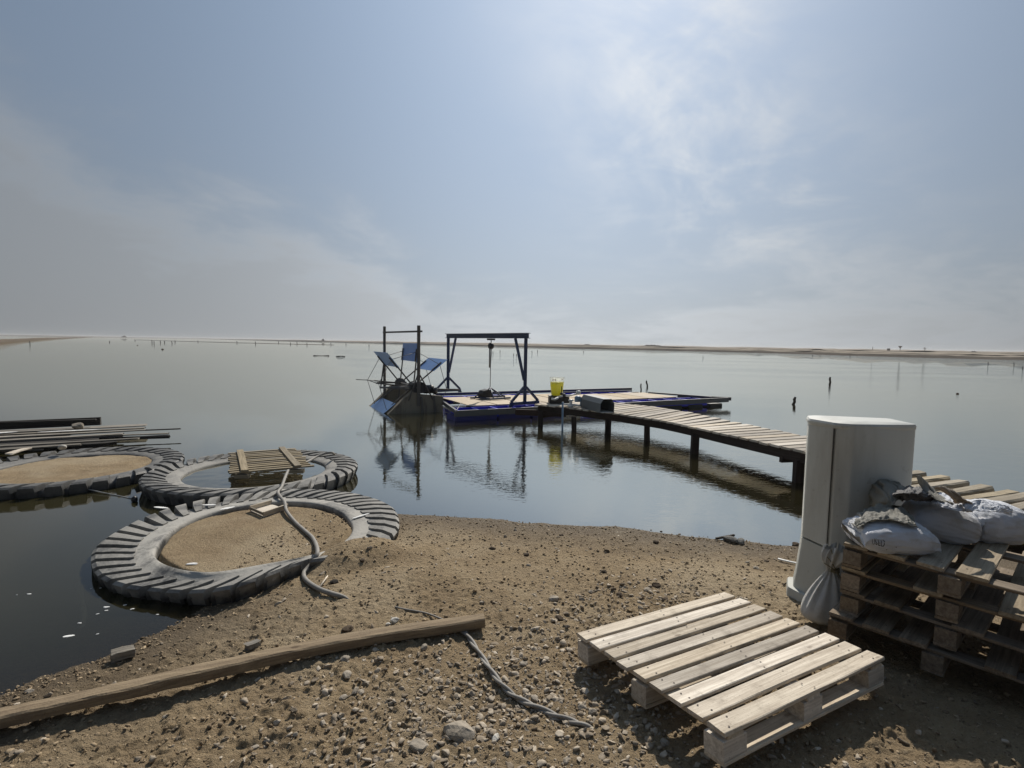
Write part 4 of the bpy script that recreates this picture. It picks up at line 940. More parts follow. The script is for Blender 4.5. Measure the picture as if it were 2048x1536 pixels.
# ------------------------------------------------------------------ plank pile at the left
gp = 'weathered planks piled in the water at the left'
def plank(x0, y0, x1, y1, z, wd, th, m, label, warp=.01):
    return tag(bar('loose_plank', P(x0, y0, z), P(x1, y1, z), wd, th, m, warp=warp, jag=.02, segs=8), label, 'plank', gp)
plank(-260, 862, 202, 842, .22, .10, .16, 'black_wood', 'thick black beam at the back of the plank pile')
plank(-200, 852, 192, 839.5, .30, .05, .03, 'black_wood', 'thin black batten on top of the thick black beam')
plank(-220, 872, 292, 850, .16, .28, .02, 'grey_wood', 'wide grey board behind the pale foamy boards of the pile')
plank(-220, 880, 290, 856, .17, .10, .02, 'grey_wood', 'grey plank in the pile ending level with the board splinters')
plank(120, 866, 360, 857.5, .15, .03, .02, 'black_wood', 'longest thin dark lath sticking out to the right of the pile')
plank(-240, 887, 290, 860, .19, .14, .022, 'grey_wood', 'pale plank running along the middle of the pile')
plank(-260, 895, 245, 868, .20, .13, .022, 'grey_wood', 'second pale plank along the middle of the pile')
plank(140, 874, 338, 867, .17, .05, .02, 'grey_wood', 'narrow plank with a dark edge sticking out right')
plank(200, 878, 339, 873, .12, .06, .05, 'black_wood', 'dark wet batten under the narrow plank at the right')
plank(-220, 903, 276, 877, .19, .12, .024, 'grey_wood', 'front pale plank of the pile')
plank(-100, 906, 160, 889, .17, .14, .024, 'grey_wood', 'shorter pale board at the front of the pile')
plank(100, 897, 232, 885, .12, .10, .05, 'black_wood', 'short dark broken plank at the front of the pile')
plank(-200, 914, 110, 894, .10, .12, .08, 'black_wood', 'dark beam lying lowest at the front of the pile')
plank(18, 908, 60, 896, .17, .10, .02, 'pallet', 'short brown offcut lying askew on the pile front')
plank(-200, 908, 85, 899, .14, .05, .02, 'grey_wood', 'thin grey lath beneath the brown offcut')
plank(-220, 868, 150, 866, .12, .5, .03, 'black_wood', 'wide dark board at the bottom of the pile')
plank(-220, 886, 220, 880, .09, .9, .03, 'black_wood', 'widest dark board under the whole pile')
tag(lump('boulder', P(157, 851, .24), .12, .09, .08, 'rock', 21), 'brown rock weighing down the plank pile', 'rock')
tag(lump('boulder', P(124, 894, .22), .06, .05, .045, 'pale_rock', 22), 'small pale stone on the front of the plank pile', 'stone')
def streak_patch(x0, y0, x1, y1, wd, z, label):
    n = 16; a, b2 = P(x0, y0, z), P(x1, y1, z); d = (b2-a).normalized(); N = Vector((-d.y, d.x, 0)); up, dn = [], []
    for i in range(n+1):
        t = i/n; w2 = wd*math.sin(math.pi*t)**.6*(.6+.4*random.random())+.004; c = a.lerp(b2, t); up.append(c+N*w2); dn.append(c-N*w2*.8)
    return patch('salt_crust', up+dn[::-1], 'foam', label, 'crust')
streak_patch(-40, 868, 35, 863, .06, .205, 'white salt crust on the plank pile at the left edge')
streak_patch(75, 864, 200, 858.5, .045, .205, 'long white salt streak on the boards below the brown rock')
streak_patch(308, 1013.5, 336, 1016, .022, .135, 'white streak on the near tyre rim at its upper left'); streak_patch(404, 1009.5, 432, 1009.5, .02, .145, 'short white crust on the back rim of the near tyre')
streak_patch(704, 1037, 739, 1026, .014, .16, 'white streak on the right shoulder of the near tyre')
streak_patch(440, 1019, 470, 1013, .03, .17, 'white smear on the near tyre rim left of the tray')

# ------------------------------------------------------------------ pallets
def make_pallet(name, label, L, Wd, nb, bw, mt, mb, loc, rot, missing=(), group=None, seed=0, warp=.003, bottom=True):
    r = thing(name, label, 'pallet', loc, rot, group); rr = random.Random(seed)
    def put(nm, lx, ly, lz, x, y, z, m, ang=0, cut=0.0):
        o = link(nm, board_mesh(nm, lx, ly, lz, rr.randint(0, 9999), warp, .003, .003, 6, cut), m, r); o.location = (x, y, z); o.rotation_euler = (0, 0, ang); return o
    for i in range(nb):
        if i in missing: continue
        y = -Wd/2+bw/2+(Wd-bw)*i/(nb-1)
        nb_ = put('deck_board', L+rr.uniform(-.012, .012), bw+rr.uniform(-.006, .004), .019, rr.uniform(-.006, .006), y, .132+rr.uniform(-.0015, .0015), mt, rr.uniform(-.004, .004))
        me = nb_.data; me.materials.append(MT['nail']); bm = bmesh.new(); bm.from_mesh(me)
        for x in (-L/2+.07, 0, L/2-.07):
            for q in (-.28, .25):
                xx, yy = x+rr.uniform(-.025, .025), bw*q+rr.uniform(-.008, .008); zz = max(v.co.z for v in bm.verts)*.55+.0055
                vs = [bm.verts.new((xx+.0048*math.cos(a*math.pi/3), yy+.0048*math.sin(a*math.pi/3), zz)) for a in range(6)]; f = bm.faces.new(vs); f.material_index = 1
        bm.to_mesh(me); bm.free()
    for x in (-L/2+.07, 0, L/2-.07):
        put('stringer_board', Wd-.004, .095, .018, x, 0, .112, mb, math.pi/2)
        for y in (-Wd/2+.05, 0, Wd/2-.05): put('block', .14, .095, .082, x, y, .061, mb)
    if bottom:
        for y in (-Wd/2+.05, 0, Wd/2-.05): put('bottom_board', L-.004, .098, .018, 0, y, .010, mb)
    return r
# front pallet: fitted pose, its deck plane leans with the beach
make_pallet('front_pallet', 'single weathered pallet with nine boards lying alone on the soil', 1.2, .97, 9, .084, 'pallet', 'pallet', Vector((1.150, 2.690, .3765))+Matrix.Rotation(.51, 3, 'Z') @ Vector((0, 0, -.1415)), (-.075, .025, .511), seed=5, warp=.0035)
# stack of four
su = Vector((.66, -.75, 0)).normalized(); sv = Vector((.75, .66, 0)).normalized()
corner = Vector((1.985, 3.075, 0)); ang = math.atan2(sv.y, sv.x); gpz = .235
lab = ['topmost pallet of the stack, with missing boards, under the white sacks', 'second pallet from the top of the stack', 'third pallet from the top of the stack', 'bottom pallet of the stack, resting on the soil']
for lvl in range(4):
    z = gpz+.1425*(3-lvl)
    off = [(0, 0), (.01, -.01), (.0, .005), (-.04, -.045)][lvl]
    cc = corner+sv*(.6+off[0])+su*(.5+off[1])
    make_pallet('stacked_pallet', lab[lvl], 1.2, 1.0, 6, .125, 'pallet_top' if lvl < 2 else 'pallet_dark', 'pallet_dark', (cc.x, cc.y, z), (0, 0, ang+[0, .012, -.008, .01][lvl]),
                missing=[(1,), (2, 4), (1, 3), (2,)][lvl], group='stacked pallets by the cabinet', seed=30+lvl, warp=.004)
ptop = gpz+.1425*3+.142

# ------------------------------------------------------------------ cabinet
cb = thing('utility_cabinet', 'tall pale grey utility cabinet standing on the bank beside the pallets', 'cabinet', (2.4, 3.75, 0))
A, B, C, D = Vector((2.160, 3.82, 0)), Vector((2.215, 3.60, 0)), Vector((2.30, 3.555, 0)), Vector((2.785, 3.60, 0)); E_, F_ = Vector((2.80, 3.86, 0)), Vector((2.24, 3.98, 0))
def rounded(pts, r=.03, n=4):
    o = []
    for i, p in enumerate(pts):
        a, b2 = pts[i-1], pts[(i+1) % len(pts)]; d1 = (a-p); d2 = (b2-p); q = min(r, d1.length*.45, d2.length*.45); s, e = p+d1.normalized()*q, p+d2.normalized()*q
        for k in range(n+1):
            t = k/n; o.append(s*(1-t)**2+p*2*t*(1-t)+e*t*t)
    return o
def loft(name, ring_pts, levels, m, parent, smooth=True, c=None):
    """levels: (z, outward growth in metres). outline shrinks/grows about its centre"""
    n = len(ring_pts); cen = c or sum(ring_pts, Vector())/n; V = []
    for z, g in levels:
        for p in ring_pts:
            d = (p-cen); V.append((p.x+d.normalized().x*g, p.y+d.normalized().y*g, z))
    Fc = [(i*n+k, i*n+(k+1) % n, (i+1)*n+(k+1) % n, (i+1)*n+k) for i in range(len(levels)-1) for k in range(n)]+[tuple(reversed(range(n))), tuple((len(levels)-1)*n+k for k in range(n))]
    me = pydata(name, V, Fc); bm = bmesh.new(); bm.from_mesh(me); bmesh.ops.recalc_face_normals(bm, faces=bm.faces); bm.to_mesh(me); bm.free()
    o = link(name, me, m, parent); o.location = -parent.location
    me.polygons.foreach_set('use_smooth', [len(p.vertices) == 4 for p in me.polygons])
    md = o.modifiers.new('edge', 'EDGE_SPLIT'); md.split_angle = math.radians(34); return o
cen = (A+B+C+D+E_+F_)/6
side = rounded([A, B-(B-A).normalized()*.002, cen.lerp(F_, .5)+Vector((-.05, 0, 0)), F_], .02)
doorp = [B+(C-B).normalized()*.008, C+Vector((-.012, .004, 0)), C+Vector((.010, -.012, 0)), C.lerp(D, .3)+Vector((0, -.018, 0)), C.lerp(D, .6)+Vector((0, -.024, 0)), C.lerp(D, .85)+Vector((0, -.020, 0)), D+Vector((-.02, -.008, 0)), D+Vector((.005, .03, 0)), E_, F_+Vector((.1, -.03, 0))]
door_ring = rounded(doorp, .02)
zt_ = 1.435
loft('side_panel', side, [(.57, 0), (1.30, 0), (zt_-.02, .0), (zt_, -.006)], 'grp', cb)
loft('front_door', door_ring, [(.57, 0), (1.30, 0), (zt_-.02, 0), (zt_, -.008)], 'grp', cb)
allp = rounded([A+Vector((-.020, -.004, 0)), B+Vector((-.006, -.012, 0)), C+Vector((.0, -.012, 0)), C.lerp(D, .3)+Vector((0, -.026, 0)), C.lerp(D, .6)+Vector((0, -.032, 0)), C.lerp(D, .85)+Vector((0, -.028, 0)), D+Vector((.004, -.008, 0)), E_+Vector((.008, .01, 0)), F_+Vector((-.01, .02, 0))], .03)
loft('lid', allp, [(zt_-.030, -.016), (zt_-.024, -.010), (zt_-.004, -.008), (zt_+.010, -.018), (zt_+.016, -.05), (zt_+.020, -.09), (zt_+.022, -.12)], 'grp', cb)
basep = rounded([A, B, C, D, E_, F_], .02)
loft('base', basep, [(-.05, .05), (.12, .045), (.17, .04), (.30, .022), (.50, .003), (.555, -.002)], 'grpbase', cb)
loft('foot_plinth', rounded([A+Vector((-.05, 0, 0)), B+Vector((-.02, -.01, 0)), C, D, E_, F_+Vector((-.05, 0, 0))], .02), [(-.06, .035), (.165, .035), (.178, .028)], 'grpbase', cb)
bar('seam_gap', (B.x+.002, B.y+.006, .57), (B.x+.002, B.y+.006, zt_-.03), .004, .004, 'black', cb)

# ------------------------------------------------------------------ sacks
def sack(name, label, c, size, rz, seed, m='sack', tilt=(0, 0), pinch=.35, p=.62, nu=96, nv=56, drop=0, wr=.012):
    sx, sy, sz = size; r = random.Random(seed); o1, o2 = r.uniform(0, 60), r.uniform(0, 60)
    root = thing(name, label, 'sack', c, (tilt[0], tilt[1], rz))
    def Sf(u, v, k=1.0):
        # u in 0..2pi around the long axis, v in -pi/2..pi/2 along it
        cs = lambda a, q: math.copysign(abs(math.cos(a))**q, math.cos(a)); sn = lambda a, q: math.copysign(abs(math.sin(a))**q, math.sin(a))
        x = sn(v, .8); rad = abs(math.cos(v))**p
        y = cs(u, .7)*(.35+.65*rad) if abs(x) < .999 else cs(u, .7)*.35
        z = sn(u, .85)*rad
        y = cs(u, .75)*(pinch+(1-pinch)*rad); z = sn(u, .9)*rad*(1 if rad > .2 else .9)
        w1 = float(vnoise(np.array([x*2.2+o1]), np.array([u*1.3+o2]))[0]); w2 = float(vnoise(np.array([x*6+o2+y]), np.array([math.sin(u)*7+o1+y*4]))[0]); w3 = float(vnoise(np.array([x*3.0-y*9+o2]), np.array([z*14+y*5+o1]))[0])
        edge_ = 1-rad
        wr4 = float(vnoise(np.array([u*5.5+o1]), np.array([x*1.2+o2]))[0]); w3 += (.5-abs(wr4)*4)*edge_*1.6
        f = 1+.10*w1
        zz = z*sz/2*f+wr*(w2*.7+w3*(.5+edge_)); zz = max(zz, -sz/2*.78) if zz < 0 else zz
        return Vector((x*sx/2*(1+.05*w1), y*sy/2*f+wr*w3*.8, zz))*k
    V = []; Fc = []
    for j in range(nv+1):
        v = -math.pi/2+math.pi*j/nv
        for i in range(nu): V.append(Sf(2*math.pi*i/nu, v))
    for j in range(nv):
        for i in range(nu): Fc.append((j*nu+i, j*nu+(i+1) % nu, (j+1)*nu+(i+1) % nu, (j+1)*nu+i))
    Fc += [tuple(reversed(range(nu))), tuple(nv*nu+i for i in range(nu))]
    me = pydata('sack_body', V, Fc); o = link('sack_body', me, m, root, True)
    return root, Sf
def fold_sheet(name, parent, ctrl, m, amp=.02, seed=0, nu=70, nv=36, freq=9):
    """crumpled cloth: ctrl is a grid (rows of points in world space), ridged folds on top"""
    r = random.Random(seed); o1, o2 = r.uniform(0, 50), r.uniform(0, 50); rows = [smooth_path(row, max(2, nu//(len(row)-1))) for row in ctrl]; n = len(rows[0]); V = []
    cols = [smooth_path([rw[i] for rw in rows], max(2, nv//(len(rows)-1))) for i in range(n)]; mlen = len(cols[0])
    for i in range(n):
        for j in range(mlen):
            p = cols[i][j]; a, b2 = i/n, j/mlen
            t = fbm(np.array([a*freq+o1+b2*1.5]), np.array([b2*freq*.45+o2]), 3)[0]; rd = 1-abs(t)*3.2
            nrm = (cols[min(i+1, n-1)][j]-cols[max(i-1, 0)][j]).cross(cols[i][min(j+1, mlen-1)]-cols[i][max(j-1, 0)]); nrm = nrm.normalized() if nrm.length > 1e-9 else ZZ
            t2 = vnoise(np.array([a*freq*2.7+o2]), np.array([b2*freq*1.2+o1]))[0]
            V.append(p+nrm*(amp*rd*.7+amp*.7*t2)+Vector((amp*.8*t2, 0, amp*.5*float(t))))
    Fc = [(i*mlen+j, (i+1)*mlen+j, (i+1)*mlen+j+1, i*mlen+j+1) for i in range(n-1) for j in range(mlen-1)]
    me = pydata(name, V, Fc); o = link(name, me, m, parent, True)
    if parent is not None: o.matrix_parent_inverse = (Matrix.Translation(parent.location) @ parent.rotation_euler.to_matrix().to_4x4()).inverted()
    sd_ = o.modifiers.new('thick', 'SOLIDIFY'); sd_.thickness = .002; return o
zs = ptop
s1c = P(1777, 1068, zs+.07); s1, S1f = sack('white_sack', 'leftmost white sack of the three, with black lettering, on the pallet stack', s1c, (.385, .34, .19), -.12, 3, pinch=.72)
s2c = P(1880, 1046, zs+.10); s2, S2f = sack('white_sack', 'middle white sack of the three, plump, on the pallet stack', s2c+Vector((.04, .06, .0)), (.33, .38, .245), -.45, 8, tilt=(0, .08), pinch=.75)
s3c = P(1974, 1046, zs+.095); s3, S3f = sack('white_sack', 'rightmost white sack of the three, boxy with shiny top, on the pallet stack', s3c+Vector((.03, .03, 0)), (.31, .36, .25), -.05, 12, pinch=.85, p=.4)
# printed letters on the left sack
def print_on(sack_root, Sf, text, u0, v0, du, dv, m='ink'):
    cu = bpy.data.curves.new('tmp', 'FONT'); cu.body = text; cu.size = 1; ob = bpy.data.objects.new('tmp', cu); COL.objects.link(ob)
    bpy.context.view_layer.update(); me = bpy.data.meshes.new_from_object(ob.evaluated_get(bpy.context.evaluated_depsgraph_get())); bpy.data.objects.remove(ob)
    bm = bmesh.new(); bm.from_mesh(me); bmesh.ops.triangulate(bm, faces=bm.faces); bmesh.ops.subdivide_edges(bm, edges=bm.edges, cuts=2, use_grid_fill=True)
    for v in bm.verts: v.co = Sf(u0+du*v.co.y, v0+dv*v.co.x, 1.012)
    bm.to_mesh(me); bm.free(); me.name = 'lettering'; o = link('lettering', me, m, sack_root); return o
print_on(s1, S1f, 'USED', math.radians(186), math.radians(-58), math.radians(-26), math.radians(12))
for j, (uu, vv) in enumerate(((205, -25), (190, -12), (222, -18))):
    print_on(s1, S1f, '.', math.radians(uu), math.radians(vv), math.radians(-22), math.radians(14))
def W_(x, y, z, dy=0): p = P(x, y, z); return Vector((p.x, p.y+dy, z))
# loose sack mouths and cloths
fold_sheet('sack_mouth', s1, [[W_(1700, 1045, zs+.10), W_(1722, 1022, zs+.16), W_(1760, 1008, zs+.19), W_(1800, 1012, zs+.20), W_(1826, 1032, zs+.19)],
    [W_(1706, 1050, zs+.11), W_(1728, 1034, zs+.16), W_(1766, 1026, zs+.19), W_(1804, 1034, zs+.19), W_(1832, 1048, zs+.17)],
    [W_(1714, 1056, zs+.12), W_(1738, 1042, zs+.165), W_(1775, 1038, zs+.185), W_(1812, 1046, zs+.18), W_(1838, 1054, zs+.16)]], 'burlap', .014, 3, 120, 40, 8)
cl = thing('crumpled_cloth', 'crumpled grey cloth heaped against the cabinet behind the sacks', 'cloth', W_(1780, 1000, zs+.1))
fold_sheet('cloth_sheet', cl, [[W_(1745, 1018, zs+.05, .1), W_(1752, 985, zs+.18, .1), W_(1766, 966, zs+.24, .1), W_(1790, 960, zs+.26, .1), W_(1812, 966, zs+.25, .1)],
    [W_(1748, 1024, zs+.08), W_(1762, 992, zs+.22), W_(1778, 972, zs+.27), W_(1800, 972, zs+.28), W_(1822, 982, zs+.25)],
    [W_(1764, 1026, zs+.12), W_(1784, 1008, zs+.22), W_(1800, 1000, zs+.24), W_(1818, 1000, zs+.24), W_(1838, 1004, zs+.22)]], 'burlap', .018, 5, 110, 48, 7)
cl2 = thing('dark_cloth', 'dark gathered cloth with pale folds lying on the middle sack', 'cloth', W_(1830, 985, zs+.2))
fold_sheet('cloth_sheet', cl2, [[W_(1786, 988, zs+.24), W_(1812, 973, zs+.28), W_(1840, 974, zs+.29), W_(1866, 981, zs+.28), W_(1884, 990, zs+.25)],
    [W_(1786, 990, zs+.26), W_(1812, 984, zs+.31), W_(1840, 986, zs+.31), W_(1864, 992, zs+.28), W_(1880, 998, zs+.24)],
    [W_(1790, 994, zs+.24), W_(1816, 1000, zs+.25), W_(1842, 1004, zs+.25), W_(1864, 1004, zs+.24), W_(1880, 1004, zs+.22)]], 'darkcloth', .016, 9, 110, 44, 6)
fold_sheet('sack_mouth', s2, [[W_(1860, 992, zs+.26), W_(1885, 985, zs+.27), W_(1912, 998, zs+.26), W_(1940, 1012, zs+.24)],
    [W_(1862, 1002, zs+.25), W_(1888, 1004, zs+.265), W_(1915, 1014, zs+.25), W_(1944, 1020, zs+.23)],
    [W_(1866, 1010, zs+.23), W_(1890, 1016, zs+.24), W_(1915, 1022, zs+.235), W_(1945, 1024, zs+.22)]], 'sack', .009, 12, 80, 36, 7)
fold_sheet('sack_flap', s2, [[W_(1872, 964, zs+.40, .15), W_(1884, 966, zs+.38, .15), W_(1900, 990, zs+.29, .12)], [W_(1870, 985, zs+.32, .1), W_(1886, 990, zs+.30, .1), W_(1908, 1004, zs+.27, .06)], [W_(1872, 1000, zs+.27), W_(1890, 1003, zs+.27), W_(1912, 1008, zs+.26)]], 'burlap', .008, 14, 40, 24, 4)
fold_sheet('paper_lining', s3, [[W_(1900, 984, zs+.36, .1), W_(1922, 983, zs+.36, .1), W_(1938, 998, zs+.30, .08)], [W_(1902, 996, zs+.30), W_(1924, 998, zs+.30), W_(1942, 1006, zs+.28)], [W_(1910, 1006, zs+.27), W_(1930, 1008, zs+.26), W_(1948, 1010, zs+.26)]], 'tancloth', .010, 15, 40, 24, 4)
fold_sheet('sack_mouth', s3, [[W_(1925, 1010, zs+.26), W_(1955, 1000, zs+.29), W_(1985, 1003, zs+.28), W_(2010, 1010, zs+.26), W_(2024, 1020, zs+.22)],
    [W_(1930, 1016, zs+.255), W_(1958, 1010, zs+.27), W_(1986, 1013, zs+.27), W_(2008, 1018, zs+.25), W_(2024, 1026, zs+.21)],
    [W_(1935, 1022, zs+.24), W_(1960, 1022, zs+.25), W_(1988, 1024, zs+.25), W_(2006, 1026, zs+.23), W_(2022, 1032, zs+.20)]], 'sack', .008, 18, 90, 30, 7)
# tied bag on the ground
tb_c = G(1650, 1255); tb_c.z = max(tb_c.z, .2)
tbag = thing('tied_sack', 'dirty white tied sack standing on the soil against the pallet stack', 'sack', tb_c)
def bag_surface():
    prof = [(.0, -.02), (.11, -.02), (.150, .0), (.158, .03), (.148, .08), (.126, .135), (.100, .185), (.070, .235), (.048, .265), (.032, .29), (.022, .305), (.026, .32), (.055, .35), (.075, .385), (.082, .42), (.075, .45)]
    V = []; n = 96
    for k, (r_, z_) in enumerate(prof):
        for i in range(n):
            a = 2*math.pi*i/n; t = k/len(prof)
            pl = .0 if k < 3 else (min((k-3)/6, 1)); f = 1+pl*.16*math.sin(a*11+2*vn1(i*.05))+.06*vn1(a*1.7+k*.13)
            lean = .10*max(z_-.2, 0)*1.0+ (z_-.3)*.25 if z_ > .3 else .08*max(z_, 0)
            V.append((r_*f*math.cos(a)*1.05+lean, r_*f*math.sin(a)*.85, z_+.012*math.sin(a*5+1)*(1 if k > 12 else 0)+.006*vn1(a*3+k)))
    Fc = [(k*n+i, k*n+(i+1) % n, (k+1)*n+(i+1) % n, (k+1)*n+i) for k in range(len(prof)-1) for i in range(n)]
    me = pydata('sack_body', V, Fc); return me
bo = link('sack_body', bag_surface(), 'sack_old', tbag, True); md = bo.modifiers.new('s', 'SUBSURF'); md.levels = md.render_levels = 1; bo.scale = (1.0, 1.0, 1.03)
nk = tb_c+Vector((.03, 0, .315))
for k in range(3): rod('tie_string', [nk+Vector((.034*math.cos(a), .03*math.sin(a), (k-1)*.009+.004*math.sin(a*2))) for a in np.linspace(0, 6.28, 18)], .0045, 'string', tbag, 6)
for dx_, dz_ in ((-.07, .10), (-.05, .15), (.08, -.1), (.05, -.14), (-.09, .06)): rod('string_end', smooth_path([nk+Vector((0, -.03, 0)), nk+Vector((dx_*.5, -.045, dz_*.55)), nk+Vector((dx_, -.04, dz_))], 5), .003, 'string', tbag, 5)

# ------------------------------------------------------------------ long beam, offcuts and stones on the beach
pa, pb2 = [G(0, 1462), G(240, 1408), G(480, 1350), G(720, 1298), G(968, 1257)], None
path = smooth_path([Vector((p.x, p.y, max(p.z, 0)+.055+b)) for p, b in zip(pa, (.01, .015, .012, .012, .0))], 10)
d0 = (path[0]-path[4]).normalized(); path = [path[0]+d0*.9, path[0]+d0*.45]+path
V = []; n = len(path)
for i, p in enumerate(path):
    d = (path[min(i+1, n-1)]-path[max(i-1, 0)]).normalized(); N = Vector((-d.y, d.x, 0)).normalized(); B_ = ZZ
    w_ = .046+.005*vn1(i*.5); hh = .028+.003*vn1(i*.4+9); e = 1 if i < n-2 else .86
    for a, b2 in ((-1, -1), (-.2, -1.05), (1, -1), (1.05, 0), (.96, .8), (.75, 1.0), (0, 1.06), (-.75, .98), (-.97, .72), (-1.02, 0)):
        V.append(p+N*a*w_*e+B_*b2*hh+Vector((0, 0, .002*vn1(i*1.3+a*5))))
Fc = [(i*10+k, i*10+(k+1) % 10, (i+1)*10+(k+1) % 10, (i+1)*10+k) for i in range(n-1) for k in range(10)]+[tuple(range(10)), tuple((n-1)*10+k for k in reversed(range(10)))]
bmo = link('long_beam', pydata('long_beam', V, Fc), MT['drift']); tag(bmo, 'long weathered brown beam lying across the beach at lower left', 'beam')
me = bmo.data; c0_ = path[n//2]; dd = (path[-1]-path[0]).normalized(); R = Matrix((dd, ZZ.cross(dd).normalized(), dd.cross(ZZ.cross(dd).normalized()))).transposed().to_4x4(); MX = Matrix.Translation(c0_) @ R; me.transform(MX.inverted()); bmo.matrix_world = MX
o = bar('timber_offcut', G(224, 1324, .035), G(270, 1312, .035), .07, .05, 'grey_wood', warp=.006, jag=.01); tag(o, 'short grey timber offcut on the shore at the lower left', 'timber')
o = bar('timber_offcut', G(492, 1300, .02), G(517, 1292, .025), .05, .03, 'grey_wood', warp=.006, jag=.01); tag(o, 'small grey wood chip with pale tip above the long beam', 'timber')
o = bar('white_batten', G(1556, 1122, .02), G(1594, 1131, .02), .022, .012, 'pvc', warp=.002); tag(o, 'narrow white stick lying left of the cabinet', 'stick')
tag(rod('twig', smooth_path([G(1566, 1173, .01), G(1582, 1166, .025), G(1604, 1152, .03), G(1616, 1146, .03)], 5), .005, 'stake', None, 6), 'thin brown twig leaning by the cabinet foot', 'twig')
tag(rod('twig', [G(640, 1177, .015), G(655, 1157, .02)], .006, 'pallet', None, 6), 'pale straight twig beside the lower hose bend', 'twig')
tag(lump('leaf_scrap', G(668, 1166, .012), .045, .025, .015, 'stake', 71, 2), 'curled dark leaf scrap right of the pale twig', 'leaf')
for i, (x, y, s) in enumerate([(1461, 1084, .09), (1482, 1087, .07)]):
    tag(lump('slate_fragment', G(x, y, .02), s, s*.6, s*.45, 'slate', 90+i, 2, .1), ('pointed grey slate fragment at the waterline left of the cabinet' if i == 0 else 'smaller grey slate fragment right beside the pointed one'), 'slate')
tag(bar('wet_stick', G(1432, 1081, .02), G(1468, 1076, .03), .02, .02, 'stake'), 'short dark stick touching the slate fragments at the waterline', 'stick')
stones = [(790, 1243, .036, 'pale_rock', 'bright white stone just above the long beam'), (776, 1249, .018, 'pale_rock', 'small pale stone touching the bright white stone'),
 (922, 1470, .085, 'rock', 'largest flat tan slab among the gravel at the bottom'), (848, 1296, .028, 'rock', 'pinkish stone tucked against the front of the beam'), (689, 1320, .032, 'rock', 'squared grey stone in front of the beam middle'),
 (694, 1352, .036, 'rock', 'tan block stone below the squared grey stone'), (990, 1476, .028, 'pale_rock', 'rounded pale stone right of the flat tan slab'), (950, 1462, .03, 'rock', 'dark cracked stone right against the flat tan slab'),
 (840, 1495, .05, 'rock', 'low broken slab left of the largest tan slab'), (1070, 1400, .03, 'rock', 'grey stone beside the twisted cable bend'), (1048, 1330, .03, 'rock', 'long low stone right of the cable top'),
 (1110, 1440, .03, 'rock', 'brown stone at the twisted cable, near its lower end'), (720, 1388, .028, 'rock', 'pale tan stone left of the gravel patch'), (686, 1396, .024, 'rock', 'small stone left of the pale tan one below the beam'),
 (985, 1098, .032, 'clod', 'dark clod on the middle of the beach, nearest the water on its left part'), (1053, 1110, .034, 'clod', 'flat-topped dark clod right of centre beach'), (1057, 1131, .022, 'rock', 'thin brown stone below the flat-topped clod'),
 (1123, 1071, .030, 'clod', 'dark clod close to the waterline in the middle'), (1311, 1086, .042, 'clod', 'wide dark brick-like clod near the waterline'), (1213, 1104, .034, 'clod', 'dark clod between the waterline and beach centre'), (1181, 1098, .02, 'clod', 'small flat dark clod left of its bigger neighbour'),
 (1108, 1199, .040, 'rock', 'rounded brown stone left of the pallet'), (1117, 1239, .036, 'clod', 'dark rounded stone left of the pallet corner'), (1181, 1184, .024, 'rock', 'small egg-shaped stone above the pallet left corner'),
 (1207, 1144, .034, 'clod', 'low dark stone in the middle of the right beach'), (1238, 1190, .034, 'clod', 'pointed dark stone above the pallet'), (1313, 1172, .036, 'clod', 'dark stone on the rubble behind the pallet'), (1296, 1182, .040, 'rock', 'pale flat stone on the rubble behind the pallet'),
 (1330, 1200, .034, 'clod', 'dark lump just behind the pallet far edge'), (1429, 1153, .022, 'clod', 'lone small dark stone on the smooth sand'), (1533, 1123, .028, 'clod', 'dark flat stone left of the white stick'), (1512, 1137, .03, 'rock', 'flat stone below left of the white stick'), (1495, 1126, .025, 'rock', 'small flat stone leftmost near the white stick'),
 (725, 1121, .028, 'clod', 'dark flat clod right of the near tyre'), (649, 1087, .018, 'clod', 'small black clod right of the hose inside the tyre ring'), (765, 1270, .04, 'clod', 'crumbly dark clod above the beam'), (695, 1262, .045, 'clod', 'larger crumbly dark clod left above the beam'),
 (1591, 1091, .04, 'clod', 'dark stone at the waterline beside the cabinet'), (60, 1384, .028, 'rock', 'tan stone near the shoreline at the lower left'), (68, 1417, .035, 'rock', 'flat pale stone behind the beam at the lower left'),
 (1165, 1418, .026, 'rock', 'pale stone in the shade left of the pallet'), (1185, 1425, .024, 'rock', 'grey stone beside the pallet left side'), (1330, 1486, .026, 'rock', 'stone by the nearest pallet corner'), (510, 1497, .022, 'rock', 'small stone on the bare soil bottom left'),
 (1165, 1290, .03, 'rock', 'stone near the leftmost pallet corner')]
for i, (x, y, s, m, lb) in enumerate(stones):
    p = G(x, y); p.z = max(p.z, 0)+s*.12; tag(lump('stone' if m != 'clod' else 'soil_clod', p, s, s*.72, s*(.5 if 'flat' in lb or 'slab' in lb or 'low' in lb else .62), m, 100+i, 3 if s > .025 else 2, .35), lb, 'stone' if m != 'clod' else 'clod')
tag(lump('shell', G(385, 1129, .005), .05, .02, .008, 'foam', 60, 2, .1, (0, 0, .2)), 'flat white shell on the sand inside the near tyre', 'shell')
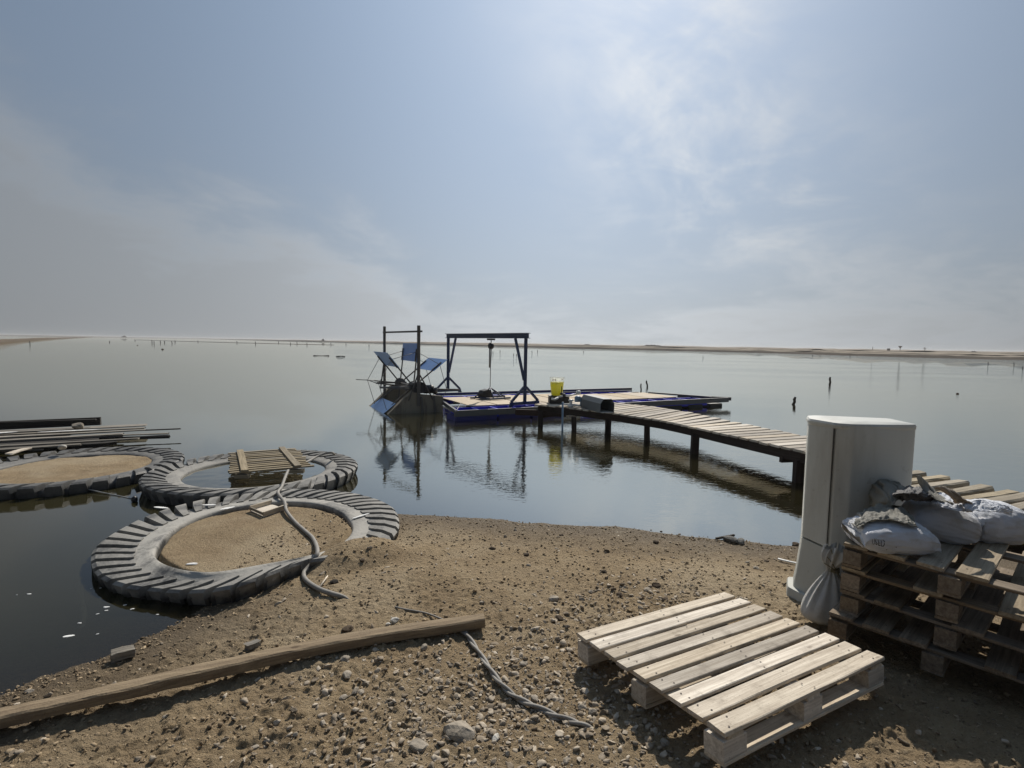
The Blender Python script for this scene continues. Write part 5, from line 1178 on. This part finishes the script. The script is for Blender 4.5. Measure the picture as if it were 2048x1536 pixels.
for i, (x, y, s) in enumerate([(213, 1214, .028), (213, 1221, .014), (264, 1218, .016), (58, 1188, .020), (137, 1272, .035), (195, 1228, .012), (159, 1246, .015), (315, 1229, .012), (195, 1268, .010), (238, 1298, .012), (33, 1190, .008), (250, 1210, .012), (182, 1178, .008), (201, 1176, .009)]):
    tag(lump('floating_flake', P(x, y, .0015), s, s*.4, .003, 'foam', 200+i, 2, .1, (0, 0, .3*(i % 3))), 'pale leaf-like flake floating on the shallow left water', 'flake', 'pale flakes floating near the left shore')

# ------------------------------------------------------------------ small pieces hang under the part that carries them
def carry(child_stem, host_stem):
    bpy.context.view_layer.update()
    kids = [o for o in bpy.data.objects if o.parent and o.name.split('.')[0] == child_stem]
    for o in kids:
        hosts = [h for h in o.parent.children if h.name.split('.')[0] == host_stem]
        cen = lambda q: q.matrix_world @ (sum((Vector(c) for c in q.bound_box), Vector())/8)
        if not hosts: continue
        h_ = min(hosts, key=lambda q: (cen(q)-cen(o)).length); mw = o.matrix_world.copy(); o.parent = h_; o.matrix_parent_inverse = h_.matrix_world.inverted(); o.matrix_basis = mw
for a_, b_ in (('castor', 'foot_beam'), ('blade_bracket', 'blade'), ('tap_knob', 'bucket_tap'), ('pulley', 'motor'), ('print_mark', 'bucket_wall'), ('hook', 'trolley'), ('box_rib', 'box_body')): carry(a_, b_)
for o in bpy.data.objects:
    if o.parent is not None and o.parent.parent is not None and o.name.startswith('lettering'): pass

# ------------------------------------------------------------------ thin sea haze over the whole pond
bm = bmesh.new(); bmesh.ops.create_cube(bm, size=1); bmesh.ops.scale(bm, vec=(10400, 10400, 8.0), verts=bm.verts); me = bpy.data.meshes.new('haze'); bm.to_mesh(me); bm.free()
hz = link('haze', me, 'black'); hz.location = (0, 0, 2.4); hz['kind'] = 'stuff'; hz['label'] = 'thin pale sea haze over the pond'
hm = bpy.data.materials.new('sea_haze'); hm.use_nodes = True; t = NT(hm.node_tree); t.n.clear(); o_ = t.new('ShaderNodeOutputMaterial'); v_ = t.new('ShaderNodeVolumePrincipled')
v_.inputs['Color'].default_value = (.80, .81, .82, 1); v_.inputs['Density'].default_value = .00035; v_.inputs['Anisotropy'].default_value = .3; t.l.new(v_.outputs[0], o_.inputs['Volume'])
hz.data.materials.clear(); hz.data.materials.append(hm)
